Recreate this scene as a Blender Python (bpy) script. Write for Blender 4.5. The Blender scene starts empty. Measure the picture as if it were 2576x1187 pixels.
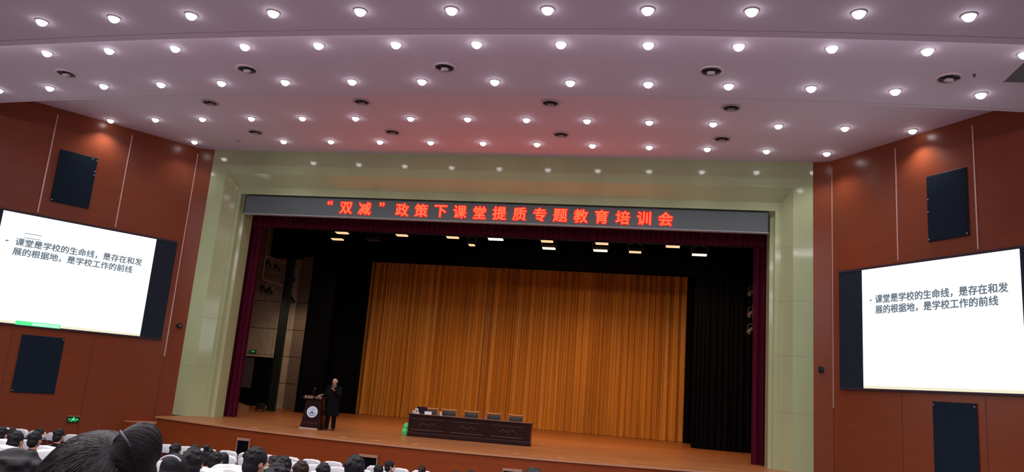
import bpy, bmesh, math, random
from mathutils import Vector, Matrix, noise
R = math.radians
sc = bpy.context.scene
COL = sc.collection
random.seed(7)

# ------------------------------------------------------------------ camera
F_PX, W_PX = 1904.87, 2576.0
YAW, PITCH, ROLL = 0.1899249, 0.1999293, -0.0785863
CAM = Vector((5.7916, -25.1373, 1.7837))
fw = Vector((-math.sin(YAW)*math.cos(PITCH), math.cos(YAW)*math.cos(PITCH), math.sin(PITCH)))
r0 = Vector((math.cos(YAW), math.sin(YAW), 0)); u0 = r0.cross(fw)
rt = math.cos(ROLL)*r0 - math.sin(ROLL)*u0
up = math.sin(ROLL)*r0 + math.cos(ROLL)*u0
cam_d = bpy.data.cameras.new('camera'); cam = bpy.data.objects.new('camera', cam_d); COL.objects.link(cam)
M = Matrix((rt, up, -fw)).transposed().to_4x4(); M.translation = CAM
cam.matrix_world = M
cam_d.sensor_fit = 'HORIZONTAL'; cam_d.sensor_width = 36.0; cam_d.lens = 36.0*F_PX/W_PX
cam_d.clip_start = 0.05; cam_d.clip_end = 200
sc.camera = cam

# ------------------------------------------------------------------ world, exposure, hall light
wd = bpy.data.worlds.new('world'); sc.world = wd; wd.use_nodes = True
wd.node_tree.nodes['Background'].inputs[0].default_value = (0.05, 0.045, 0.06, 1)
wd.node_tree.nodes['Background'].inputs[1].default_value = 0.05
sc.view_settings.view_transform = 'Standard'; sc.view_settings.look = 'None'
sc.view_settings.exposure = 0.12; sc.view_settings.gamma = 1.0
DOWN_W = 55.0          # watts of one downlight
HALL = (1.0, 0.93, 0.95)
STAGE = (1.0, 0.56, 0.27)
STAGE_W = 235.0
SCREEN_E = 2.2
SIGN_E = 5.0
def lamp(kind, name, loc, energy, color, parent=None, size=.1, rot=(0, 0, 0), **kw):
    d = bpy.data.lights.new(name, kind); d.energy = energy; d.color = color
    for k, v in kw.items(): setattr(d, k, v)
    if kind == 'AREA': d.size = size
    else: d.shadow_soft_size = size
    o = bpy.data.objects.new(name, d); o.location = loc; o.rotation_euler = rot
    COL.objects.link(o); o.parent = parent
    return o
# added area lights standing in for unseen downlight rows, above and behind the camera
for yy in (-16.5, -21.5, -26.5):
    lamp('AREA', 'rear_fill_light', (0, yy, 8.3), 900, HALL, size=22, shape='RECTANGLE', size_y=1.2)

# ------------------------------------------------------------------ materials
def mat(name, col, rough=.5, metal=0, spec=.5, emit=None, es=0, bump=None, var=None, coat=0, sheen=0, sss=0):
    """bump=(scale vec, strength, distance)  var=(scale vec, amount, detail)"""
    m = bpy.data.materials.new(name); m.use_nodes = True
    nt = m.node_tree; b = nt.nodes['Principled BSDF']
    b.inputs['Base Color'].default_value = (*col, 1); b.inputs['Roughness'].default_value = rough
    b.inputs['Metallic'].default_value = metal; b.inputs['Specular IOR Level'].default_value = spec
    b.inputs['Coat Weight'].default_value = coat; b.inputs['Coat Roughness'].default_value = .08
    b.inputs['Sheen Weight'].default_value = sheen
    if emit:
        b.inputs['Emission Color'].default_value = (*emit, 1); b.inputs['Emission Strength'].default_value = es
    if bump or var:
        tc = nt.nodes.new('ShaderNodeTexCoord')
    if var:
        mp = nt.nodes.new('ShaderNodeMapping'); mp.inputs['Scale'].default_value = var[0]
        nz = nt.nodes.new('ShaderNodeTexNoise'); nz.inputs['Scale'].default_value = 1; nz.inputs['Detail'].default_value = var[2]
        nt.links.new(tc.outputs['Object'], mp.inputs[0]); nt.links.new(mp.outputs[0], nz.inputs[0])
        rp = nt.nodes.new('ShaderNodeValToRGB')
        a = var[1]
        rp.color_ramp.elements[0].position = .3; rp.color_ramp.elements[1].position = .7
        rp.color_ramp.elements[0].color = (*[max(0, c*(1-a)) for c in col], 1)
        rp.color_ramp.elements[1].color = (*[min(1, c*(1+a)) for c in col], 1)
        nt.links.new(nz.outputs['Fac'], rp.inputs[0]); nt.links.new(rp.outputs[0], b.inputs['Base Color'])
    if bump:
        mp = nt.nodes.new('ShaderNodeMapping'); mp.inputs['Scale'].default_value = bump[0]
        nz = nt.nodes.new('ShaderNodeTexNoise'); nz.inputs['Scale'].default_value = 1; nz.inputs['Detail'].default_value = 4
        nt.links.new(tc.outputs['Object'], mp.inputs[0]); nt.links.new(mp.outputs[0], nz.inputs[0])
        bp = nt.nodes.new('ShaderNodeBump'); bp.inputs['Strength'].default_value = bump[1]; bp.inputs['Distance'].default_value = bump[2]
        nt.links.new(nz.outputs['Fac'], bp.inputs['Height']); nt.links.new(bp.outputs[0], b.inputs['Normal'])
    return m
def emat(name, col, s):
    m = bpy.data.materials.new(name); m.use_nodes = True; nt = m.node_tree; nt.nodes.clear()
    e = nt.nodes.new('ShaderNodeEmission'); o = nt.nodes.new('ShaderNodeOutputMaterial')
    e.inputs[0].default_value = (*col, 1); e.inputs[1].default_value = s; nt.links.new(e.outputs[0], o.inputs[0])
    return m

def floor_mat():
    m = mat('stage_boards', (.36, .13, .045), .34, bump=((.6, 14, 1), .12, .004))
    nt = m.node_tree; b = nt.nodes['Principled BSDF']
    tc = nt.nodes.new('ShaderNodeTexCoord'); br = nt.nodes.new('ShaderNodeTexBrick')
    br.inputs['Scale'].default_value = 1; br.inputs['Brick Width'].default_value = 2.4; br.inputs['Row Height'].default_value = .14
    br.inputs['Mortar Size'].default_value = .004; br.inputs['Bias'].default_value = 0
    br.inputs['Color1'].default_value = (.56, .22, .075, 1); br.inputs['Color2'].default_value = (.42, .155, .05, 1)
    br.inputs['Mortar'].default_value = (.12, .04, .015, 1)
    nz = nt.nodes.new('ShaderNodeTexNoise'); mp = nt.nodes.new('ShaderNodeMapping'); mp.inputs['Scale'].default_value = (.8, 5, 1)
    nz.inputs['Scale'].default_value = 1; nz.inputs['Detail'].default_value = 6
    mx = nt.nodes.new('ShaderNodeMixRGB'); mx.blend_type = 'MULTIPLY'; mx.inputs[0].default_value = .55
    nt.links.new(tc.outputs['Object'], br.inputs[0]); nt.links.new(tc.outputs['Object'], mp.inputs[0]); nt.links.new(mp.outputs[0], nz.inputs[0])
    nt.links.new(br.outputs['Color'], mx.inputs[1]); nt.links.new(nz.outputs['Color'], mx.inputs[2])
    rp = nt.nodes.new('ShaderNodeValToRGB'); rp.color_ramp.elements[0].color = (.45, .45, .45, 1); rp.color_ramp.elements[0].position = .3
    rp.color_ramp.elements[1].position = .65
    nt.links.new(nz.outputs['Fac'], rp.inputs[0]); nt.links.new(rp.outputs[0], mx.inputs[2])
    nt.links.new(mx.outputs[0], b.inputs['Base Color'])
    return m

CEIL = mat('ceiling_paint', (.66, .555, .68), .75)
CEIL_D = mat('cove_paint', (.5, .4, .46), .8)
WALL = mat('red_brown_laminate', (.235, .054, .021), .27, spec=.38, bump=((3, 3, 90), .02, .001), var=((.8, .8, 9), .05, 5))
WALLSEAM = mat('seam_shadow_gap', (.09, .025, .015), .6)
STRIP = mat('aluminium_strip', (.75, .52, .48), .3, metal=.6)
STONE = mat('cream_marble', (.47, .56, .32), .09, spec=.5, var=((.5, .5, .35), .10, 5))
STONE_J = mat('stone_joint', (.30, .29, .19), .5)
BOARDS = floor_mat()
APRON = mat('apron_laminate', (.27, .052, .010), .5, spec=.25, var=((2, 2, 20), .12, 4))
NOSE = mat('nosing_wood', (.55, .27, .15), .4)
CARPET = mat('hall_carpet', (.20, .18, .20), .95, bump=((60, 60, 60), .3, .004))
WHITEP = mat('white_lamp_rim', (.75, .72, .74), .4)
LAMP = emat('lamp_glow', (1, .97, .98), 9)
DARK = mat('dark_recess', (.03, .022, .03), .7)
GRILLE = mat('black_speaker_cloth', (.010, .020, .036), .9, spec=.15, bump=((160, 160, 160), .5, .003), var=((90, 90, 90), .35, 2))
BLACKP = mat('black_plastic', (.015, .016, .02), .4)
SCRFRAME = mat('screen_black_panel', (.011, .021, .040), .6, spec=.25)
BEZEL = mat('bezel', (.03, .018, .035), .5)
SILVER = mat('screw_metal', (.6, .6, .6), .3, metal=.9)
TEXTM = emat('slide_ink', (.15, .18, .22), 1.0)
BANNER = mat('banner_grey', (.112, .142, .148), .7, var=((.5, .5, .5), .06, 2))
BANNERE = mat('banner_edge', (.35, .38, .42), .6)
REDGLOW = emat('red_led', (1.0, .036, .014), SIGN_E)
REDHALO = mat('red_led_halo', (.5, .01, .01), .5, emit=(1, .006, .012), es=.7)  # glow around the banner letters, given its own emissive colour
MAROON = mat('maroon_velvet', (.085, .004, .020), .9, spec=.15)
GOLD = mat('gold_satin', (.62, .29, .038), .45, spec=.35, sheen=.1, var=((.6, .6, .2), .08, 3))
BLACKC = mat('black_drape', (.0025, .0032, .005), .95, spec=.1)
TEAL = mat('dark_teal_drape', (.003, .009, .010), .9)
CONC = mat('grey_panel', (.42, .36, .30), .85, var=((2, 2, 2), .12, 6))
CONCR = mat('rough_grey_panel', (.20, .15, .12), .95, var=((14, 14, 14), .35, 5), bump=((20, 20, 20), .6, .02))
HOUSE = mat('stage_house_paint', (.02, .02, .022), .9)
PIPE = mat('painted_pipe', (.22, .19, .19), .45)
GLOW = emat('tungsten_glow', (1, .52, .27), 1.25)
GLOWH = emat('tungsten_glow_hot', (1, .74, .45), 2.6)
MAHOG = mat('dark_mahogany', (.020, .0035, .004), .32, spec=.28, var=((2, 2, 30), .3, 4))
MAHOGE = mat('mahogany_edge', (.11, .045, .05), .35)
MAHOGT = mat('table_top_wood', (.20, .11, .10), .25)
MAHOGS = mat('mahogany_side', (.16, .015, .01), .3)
LEATHER = mat('black_leather', (.02, .022, .024), .4)
TANW = mat('tan_chair_wood', (.5, .24, .09), .35)
WHITE = mat('white_cloth', (.72, .76, .80), .85)
PAPER = mat('white_paper', (.75, .72, .68), .7)
GREENB = mat('green_plastic_bag', (.10, .88, .24), .45, emit=None)
EXITD = mat('exit_sign_case', (.004, .06, .02), .5)
EXITG = emat('exit_green', (.10, 1.0, .30), 1.1)
EXITG2 = emat('exit_green_dim', (.10, .6, .22), .25)
EMBW = mat('emblem_white', (.62, .72, .85), .5, emit=(.6, .75, 1), es=.12)
EMBB = mat('emblem_blue', (.10, .20, .36), .5)
GOLDL = mat('gold_letters', (.42, .30, .20), .4, emit=(.7, .5, .35), es=.08)
SKIN = mat('skin', (.50, .27, .18), .5)
SKINP = mat('skin_pale', (.46, .27, .20), .5)
HAIR = mat('black_hair', (.008, .009, .012), .6, spec=.25, bump=((150, 150, 16), .5, .003))
HAIRS = mat('black_hair_strand', (.012, .013, .017), .5, spec=.3)
HAIRB = mat('brown_black_hair', (.022, .012, .008), .6, spec=.25, bump=((14, 14, 190), .5, .004))
HAIRG = mat('thin_grey_hair', (.60, .50, .36), .6)
CBLK = mat('black_coat', (.004, .005, .008), .9, spec=.12, bump=((30, 30, 30), .3, .004))
CNAVY = mat('navy_coat', (.012, .02, .06), .8)
CBLUE = mat('blue_denim', (.14, .22, .36), .85)
CGREY = mat('pale_grey_coat', (.42, .48, .46), .85)
CGRN = mat('dark_green_coat', (.03, .055, .04), .85)
CRED = mat('dark_red_coat', (.09, .012, .018), .85)
TROU = mat('black_trousers', (.004, .0045, .008), .9, spec=.12)
SHIRT = mat('pale_shirt', (.6, .42, .42), .8)
EYEM = mat('eye_dark', (.01, .01, .01), .2)
LIPM = mat('lips', (.35, .12, .10), .5)
BAND = mat('white_band', (.62, .65, .75), .5)
CLIPM = mat('grey_clip', (.06, .06, .08), .4)
SEATC = mat('seat_red_fabric', (.12, .02, .02), .9)

# ------------------------------------------------------------------ mesh helpers
class MB:
    def __init__(s): s.bm = bmesh.new()
    def box(s, x0, x1, y0, y1, z0, z1, bev=0):
        vs = [s.bm.verts.new((x, y, z)) for x in (x0, x1) for y in (y0, y1) for z in (z0, z1)]
        fs = []
        for q in ((0, 1, 3, 2), (4, 6, 7, 5), (0, 4, 5, 1), (2, 3, 7, 6), (0, 2, 6, 4), (1, 5, 7, 3)):
            fs.append(s.bm.faces.new([vs[i] for i in q]))
        if bev:
            ed = list({e for f in fs for e in f.edges})
            bmesh.ops.bevel(s.bm, geom=ed, offset=bev, segments=2, affect='EDGES', profile=.5)
        return s
    def prism(s, pts, axis, a, b):
        """polygon pts (2D) extruded along axis from a to b"""
        def P(p, t):
            return {'x': (t, p[0], p[1]), 'y': (p[0], t, p[1]), 'z': (p[0], p[1], t)}[axis]
        A = [s.bm.verts.new(P(p, a)) for p in pts]; B = [s.bm.verts.new(P(p, b)) for p in pts]
        n = len(pts); s.bm.faces.new(A); s.bm.faces.new(B[::-1])
        for i in range(n): s.bm.faces.new((A[i], B[i], B[(i+1) % n], A[(i+1) % n]))
        return s
    def tube(s, pts, rad, seg=8, cap=True):
        pts = [Vector(p) for p in pts]; n = len(pts)
        rads = rad if isinstance(rad, (list, tuple)) else [rad]*n
        rings = []; prev = None
        for i, p in enumerate(pts):
            t = (pts[min(i+1, n-1)]-pts[max(i-1, 0)]).normalized()
            if prev is None:
                a = Vector((0, 0, 1)) if abs(t.z) < .9 else Vector((1, 0, 0)); e1 = t.cross(a).normalized()
            else:
                e1 = (prev - t*prev.dot(t)).normalized()
            prev = e1; e2 = t.cross(e1)
            rings.append([s.bm.verts.new(p + rads[i]*(math.cos(2*math.pi*k/seg)*e1+math.sin(2*math.pi*k/seg)*e2)) for k in range(seg)])
        for i in range(n-1):
            for k in range(seg):
                s.bm.faces.new((rings[i][k], rings[i][(k+1) % seg], rings[i+1][(k+1) % seg], rings[i+1][k]))
        if cap: s.bm.faces.new(rings[0][::-1]); s.bm.faces.new(rings[-1])
        return s
    def lathe(s, prof, seg=24, c=(0, 0, 0), axis='z'):
        rings = []
        for (r, h) in prof:
            ring = []
            for k in range(seg):
                a = 2*math.pi*k/seg; q = (r*math.cos(a), r*math.sin(a), h)
                if axis == 'y': q = (q[0], h, q[1])
                if axis == 'x': q = (h, q[0], q[1])
                ring.append(s.bm.verts.new((c[0]+q[0], c[1]+q[1], c[2]+q[2])))
            rings.append(ring)
        for i in range(len(prof)-1):
            for k in range(seg):
                try: s.bm.faces.new((rings[i][k], rings[i][(k+1) % seg], rings[i+1][(k+1) % seg], rings[i+1][k]))
                except ValueError: pass
        if prof[0][0] > 1e-4: s.bm.faces.new(rings[0])
        if prof[-1][0] > 1e-4: s.bm.faces.new(rings[-1])
        bmesh.ops.remove_doubles(s.bm, verts=[v for rg in (rings[0], rings[-1]) for v in rg], dist=1e-5)
        return s
    def ell(s, c, r, rot=None, seg=20, ring=12):
        m = Matrix.Translation(c) @ (rot.to_4x4() if rot else Matrix.Identity(4)) @ Matrix.Diagonal((*r, 1))
        bmesh.ops.create_uvsphere(s.bm, u_segments=seg, v_segments=ring, radius=1, matrix=m)
        return s
    def cap(s, a, b, ra, rb, seg=14):
        """tapered capsule"""
        a = Vector(a); b = Vector(b); d = b-a; L = d.length; t = d/L
        pts, rr = [], []
        for k in range(5):
            th = math.pi/2*(1-k/4); pts.append(a - t*ra*math.sin(th)); rr.append(max(ra*math.cos(th), 1e-4))
        for k in range(5):
            th = math.pi/2*k/4; pts.append(b + t*rb*math.sin(th)); rr.append(max(rb*math.cos(th), 1e-4))
        return s.tube(pts, rr, seg)
    def xform(s, m):
        bmesh.ops.transform(s.bm, matrix=m, verts=s.bm.verts); return s
    def mesh(s, name, m, smooth=False):
        bmesh.ops.recalc_face_normals(s.bm, faces=s.bm.faces)
        me = bpy.data.meshes.new(name); s.bm.to_mesh(me); s.bm.free()
        for x in (m if isinstance(m, (list, tuple)) else [m]): me.materials.append(x)
        if smooth: me.polygons.foreach_set('use_smooth', [True]*len(me.polygons))
        return me
    def build(s, name, m, parent=None, smooth=False, loc=None):
        return put(name, s.mesh(name, m, smooth), parent, loc)
def put(name, me, parent=None, loc=None):
    o = bpy.data.objects.new(name, me); COL.objects.link(o); o.parent = parent
    if loc: o.location = loc
    return o
def tag(o, label, cat, group=None, kind=None):
    if label: o['label'] = label
    if cat: o['category'] = cat
    if group: o['group'] = group
    if kind: o['kind'] = kind
    return o
def thing(name, label, cat, loc=(0, 0, 0), rz=0, group=None):
    o = bpy.data.objects.new(name, None); COL.objects.link(o); o.empty_display_size = .1
    o.location = loc; o.rotation_euler = (0, 0, rz)
    return tag(o, label, cat, group)
def struct(name, mb, m, smooth=False):
    o = mb.build(name, m, None, smooth); o['kind'] = 'structure'; return o
def copy_tree(o, parent=None):
    c = o.copy(); COL.objects.link(c); c.parent = parent
    for ch in list(o.children): copy_tree(ch, c)
    return c
def text_mesh(s, size, off=0, ext=.004):
    cu = bpy.data.curves.new('t', 'FONT'); cu.body = s; cu.size = size; cu.offset = off; cu.extrude = ext
    cu.align_x = 'CENTER'; cu.align_y = 'CENTER'; cu.resolution_u = 3
    o = bpy.data.objects.new('t', cu); COL.objects.link(o); bpy.context.view_layer.update()
    me = bpy.data.meshes.new_from_object(o.evaluated_get(bpy.context.evaluated_depsgraph_get()))
    bpy.data.objects.remove(o); bpy.data.curves.remove(cu)
    me.transform(Matrix.Rotation(math.pi/2, 4, 'X'))      # now in the xz plane facing -y
    return me
def thicken(me, r, k):
    """heavier strokes: the same outline repeated a little to each side"""
    bm = bmesh.new()
    for i in range(k):
        a = 2*math.pi*i/k; q = me.copy(); q.transform(Matrix.Translation((r*math.cos(a), 0, r*math.sin(a)))); bm.from_mesh(q); bpy.data.meshes.remove(q)
    bm.to_mesh(me); bm.free(); return me
def glyph(s, size, off, m, cx, cz, y, name, parent, centre=True, ext=.004):
    """each character put at its own cell centre"""
    me = text_mesh(s, size, 0, ext)
    if off: thicken(me, off, 10 if off > .02 else 5)
    me.materials.clear(); me.materials.append(m); me.name = name
    for p in me.polygons: p.material_index = 0
    return put(name, me, parent, (cx, y, cz))
def text_line(s, size, off, m, x0, pitch, z, y, name, parent):
    bm = bmesh.new()
    for i, ch in enumerate(s):
        if ch == ' ': continue
        me = text_mesh(ch, size, 0, .003)
        thicken(me, off, 4)
        dx = x0+pitch*(i+.5); dz = z
        if ch == '，': dx -= pitch*.0; dz -= 0
        me.transform(Matrix.Translation((dx, y, dz))); bm.from_mesh(me); bpy.data.meshes.remove(me)
    me = bpy.data.meshes.new(name); bm.to_mesh(me); bm.free(); me.materials.clear(); me.materials.append(m)
    for p in me.polygons: p.material_index = 0
    return put(name, me, parent)
ORD = ['first', 'second', 'third', 'fourth', 'fifth', 'sixth', 'seventh', 'eighth', 'ninth', 'tenth', 'eleventh', 'twelfth', 'thirteenth',
       'fourteenth', 'fifteenth', 'sixteenth', 'seventeenth', 'eighteenth', 'nineteenth', 'twentieth', 'twenty-first', 'twenty-second',
       'twenty-third', 'twenty-fourth', 'twenty-fifth', 'twenty-sixth', 'twenty-seventh', 'twenty-eighth', 'twenty-ninth', 'thirtieth']

# ------------------------------------------------------------------ room shell
H1, H2, H3 = 9.84, 9.07, 8.76
AW = R(56.45)                                  # angle of the side walls
CX, CY = 11.31, -.16                           # corner where each side wall starts
dx_, dy_ = math.cos(AW), math.sin(AW)
def wallpt(side, u, n=0):
    """u metres from the corner towards the audience, n metres into the hall"""
    s = -1 if side == 'L' else 1
    return (s*(CX + dx_*u) - s*dy_*n, CY - dy_*u - dx_*n)
ZF = -1.3
LEN = 20.0
REAR = -31.0
def floor_z(y): return ZF if y > -7.5 else ZF + .0985*(-7.5-y)

for side, nm in (('L', 'wall_left'), ('R', 'wall_right')):
    # angled wall, then straight wall to the back of the hall
    a = wallpt(side, 0); b = wallpt(side, LEN*.62); s = -1 if side == 'L' else 1
    corner = (s*10.8, 0.0); far = (b[0], REAR)
    t = .3
    struct(nm, MB().prism([a, b, (b[0]+s*t, b[1]+.1), (a[0]+s*t, a[1]+t)], 'z', ZF-.3, 10.2), WALL)
    struct(nm+'_return', MB().prism([corner, a, (a[0]+s*t, a[1]+t), (corner[0]+s*.01, t)], 'z', ZF-.3, 10.2), WALL)
    struct(nm+'_rear', MB().prism([b, far, (far[0]+s*t, far[1]), (b[0]+s*t, b[1]+.1)], 'z', ZF-.5, 10.2), WALL)
XB = abs(wallpt('L', LEN*.62)[0])
struct('wall_rear', MB().box(-XB-.3, XB+.3, REAR-.3, REAR, ZF-.3, 10.2), WALL)
# sloping hall floor
m = MB(); ys = [3, -7.5, REAR]
top = [(y, floor_z(y)) for y in ys]
m.prism([(3, ZF), (-7.5, ZF), (REAR, floor_z(REAR)), (REAR, -2), (3, -2)], 'x', -XB-.3, XB+.3)
struct('floor', m, CARPET)

# silver strips and dark seams between the wall panels
tn = 0
def wall_root(side, u, z, n=0):
    p = wallpt(side, u, n); return (p[0], p[1], z), (AW if side == 'L' else -AW)
for side in 'LR':
    s = -1 if side == 'L' else 1
    for k, u in enumerate((.06, 2.46, 4.86, 7.26)):
        segs = [(2.0, 9.62)] if k == 0 else [(6.25, 9.62)]
        for (z0, z1) in segs:
            tn += 1
            loc, rz = wall_root(side, u, 0)
            o = MB().box(-.02, .02, -.02, .0, z0, z1, .004).build('trim_%d' % tn, STRIP); o['kind'] = 'structure'
            o.location = loc; o.rotation_euler = (0, 0, rz)
        tn += 1
        loc, rz = wall_root(side, u, 0)
        o = MB().box(-.008, .008, -.004, .0, ZF, z0 if k == 0 else 2.5).build('trim_%d' % tn, WALLSEAM); o['kind'] = 'structure'
        o.location = loc; o.rotation_euler = (0, 0, rz)

# ceilings: three stepped plaster fields, each ending in a gently curved edge
def ceiling(name, z, near, far_a, far_b, thick=.35):
    """near: y of the rear end, far edge is the arc y = -far_a + far_b x^2 (None: straight at far_a)"""
    m = MB(); N = 40; xs = [-XB-.2 + (2*XB+.4)*i/N for i in range(N+1)]
    yf = [(-far_a + far_b*x*x) if far_b else far_a for x in xs]
    bt = [m.bm.verts.new((x, y, z)) for x, y in zip(xs, yf)]; bn = [m.bm.verts.new((x, near, z)) for x in xs]
    tt = [m.bm.verts.new((x, y, z+thick)) for x, y in zip(xs, yf)]; tb = [m.bm.verts.new((x, near, z+thick)) for x in xs]
    for i in range(N):
        m.bm.faces.new((bt[i], bt[i+1], bn[i+1], bn[i])); m.bm.faces.new((tt[i], tb[i], tb[i+1], tt[i+1]))
        m.bm.faces.new((bt[i], tt[i], tt[i+1], bt[i+1])); m.bm.faces.new((bn[i], bn[i+1], tb[i+1], tb[i]))
    m.bm.faces.new((bt[0], bn[0], tb[0], tt[0])); m.bm.faces.new((bt[N], tt[N], tb[N], bn[N]))
    o = m.build(name, CEIL); o['kind'] = 'structure'; return o
ceiling('ceiling', H1, -9.4, .25, None, .3)
ceiling('ceiling', H2, -13.6, 7.42, .0042, .35)
ceiling('ceiling', H3, REAR-.2, 11.38, .0042, .12)
# cove strip lighting hidden above the edge of the lowest ceiling field, washing the next one
for i in range(9):
    x = -12.8+3.2*i; y = -11.62+.0042*x*x
    lamp('AREA', 'cove_light', (x, y, H3+.19), 17.0, HALL, size=3.1, rot=(R(100), 0, math.atan(.0084*x)), shape='RECTANGLE', size_y=.05)
for z, a, w in ((H2, 7.56, .012), (H3, 11.62, .012)):     # the thin joint line just behind each edge
    tn += 1
    N = 60; m = MB(); xs = [-15.5 + 31*i/N for i in range(N+1)]
    v = [[m.bm.verts.new((x, -a-d+.0042*x*x, z-e)) for x in xs] for d, e in ((0, .002), (w, .002), (w, .006), (0, .006))]
    for i in range(N):
        for j in range(4): m.bm.faces.new((v[j][i], v[j][i+1], v[(j+1) % 4][i+1], v[(j+1) % 4][i]))
    o = m.build('trim_%d' % tn, CEIL_D); o['kind'] = 'structure'

# ------------------------------------------------------------------ downlights
def make_down():
    t = thing('downlight', '', 'ceiling light')
    MB().lathe([(.135, 0), (.135, -.012), (.118, -.022), (.104, -.02), (.104, 0)], 28).build('trim_ring', WHITEP, t, True)
    pr = [(.104, -.014)] + [(.104*math.cos(R(a)), -.018-.098*math.sin(R(a))) for a in (0, 18, 36, 54, 72, 86)] + [(0.0001, -.116)]
    MB().lathe(pr, 20).build('lamp', LAMP, t, True)
    return t
proto = make_down()
LD = bpy.data.lights.new('downlight_light', 'SPOT'); LD.energy = DOWN_W; LD.color = HALL
LD.spot_size = R(126); LD.spot_blend = 1.0; LD.shadow_soft_size = .07
ROWS = [  # z, a, b, first column, last column, words
    (H1, 1.44, .0035, -6, 6, 'in the row nearest the stage'),
    (H1, 3.71, .0033, -7, 7, 'in the second row from the stage'),
    (H2, 8.33, .0041, -7, 7, 'in the third row from the stage'),
    (H2, 10.34, .0038, -5, 7, 'in the fourth row from the stage'),
    (H3, 12.40, .0042, -4, 6, 'in the row nearest the top of the picture')]
first = True
for ri, (z, a, b, k0, k1, words) in enumerate(ROWS):
    n = 0
    for k in range(k0, k1+1):
        x = 1.8345*k; y = -a + b*x*x
        if ri == 0 and k == -5: continue
        o = proto if first else copy_tree(proto); first = False
        o.location = (x, y, z)
        o['label'] = 'lit round downlight %s, %s from the left' % (words, ORD[n] if k != k1 else 'last')
        if k == k1: o['label'] = 'lit round downlight %s, rightmost of that row' % words
        if k == k0: o['label'] = 'lit round downlight %s, leftmost of that row' % words
        o['group'] = 'ceiling downlights ' + words
        n += 1
        l = bpy.data.objects.new('downlight_light', LD); COL.objects.link(l); l.parent = o; l.location = (0, 0, -.19)
# the dead one
t = thing('downlight', 'unlit round downlight near the left end of the row nearest the stage', 'ceiling light', (-9.17, -1.15, H1))
MB().lathe([(.125, 0), (.125, -.012), (.11, -.02), (.096, -.02), (.096, 0)], 24).build('trim_ring', CEIL, t, True)
MB().lathe([(.096, -.004), (.04, -.010), (.0001, -.012)], 20).build('lamp', mat('unlit_lamp', (.28, .2, .22), .4), t, True)

# off gimbal spots in big round rims
def make_gimbal():
    t = thing('gimbal_spotlight', '', 'ceiling spotlight')
    MB().lathe([(.285, 0), (.285, -.018), (.25, -.035), (.215, -.02), (.215, 0)], 32).build('rim', mat('rim_paint', (.55, .44, .5), .5), t, True)
    MB().lathe([(.215, -.004), (.0001, -.003)], 28).build('recess', DARK, t)
    m = MB().lathe([(.08, .03), (.10, -.045), (.088, -.05), (.07, -.02), (.0001, -.015)], 20)
    m.xform(Matrix.Translation((0, 0, -.03)) @ Matrix.Rotation(R(28), 4, 'X')); m.build('spot_head', mat('spot_head', (.45, .36, .40), .45), t, True)
    m = MB(); m.box(-.21, -.10, -.012, .012, -.02, -.008); m.box(.10, .21, -.012, .012, -.02, -.008); m.build('bracket', DARK, t)
    return t
gp = make_gimbal(); first = True
GR = [(H2, 'behind the third downlight row', [(-9.68, -8.78), (-4.32, -9.02), (.79, -9.11), (6.88, -8.9), (11.88, -8.53)]),
      (H1, 'just past the ceiling step', [(-8.03, -4.84), (-2.95, -5.0), (2.73, -5.01), (7.72, -4.76)]),
      (H1, 'in its row nearest the stage', [(-7.95, -2.15), (-2.89, -2.36), (2.74, -2.37), (7.71, -2.19)])]
for z, words, pts in GR:
    for i, (x, y) in enumerate(pts):
        o = gp if first else copy_tree(gp); first = False
        o.location = (x, y, z)
        pos = 'leftmost' if i == 0 else ('rightmost' if i == len(pts)-1 else ORD[i]+' from the left')
        o['label'] = 'dark unlit gimbal spotlight %s, %s' % (words, pos); o['group'] = 'unlit gimbal spotlights ' + words
t = thing('sprinkler_head', 'tiny dark sprinkler head on the ceiling at the far right', 'sprinkler', (12.31, -8.7, H2))
MB().lathe([(.035, 0), (.035, -.006), (.012, -.012), (.01, -.04), (.028, -.046), (.028, -.05), (.0001, -.05)], 14).build('head', DARK, t)
t = thing('ceiling_hatch', 'dark grey hatch opening in the ceiling at the right edge', 'hatch', (0, 0, 0))
MB().prism([(13.0, -8.34), (14.5, -8.2), (14.5, -9.6), (12.98, -9.45)], 'z', H2-.012, H2-.001).build('panel', mat('hatch_grey', (.13, .13, .14), .8), t)
MB().tube([(13.0, -8.34, H2-.01), (14.5, -8.2, H2-.01), (14.5, -9.6, H2-.01), (12.98, -9.45, H2-.01), (13.0, -8.34, H2-.01)], .015, 6).build('edge', CEIL_D, t)

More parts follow.
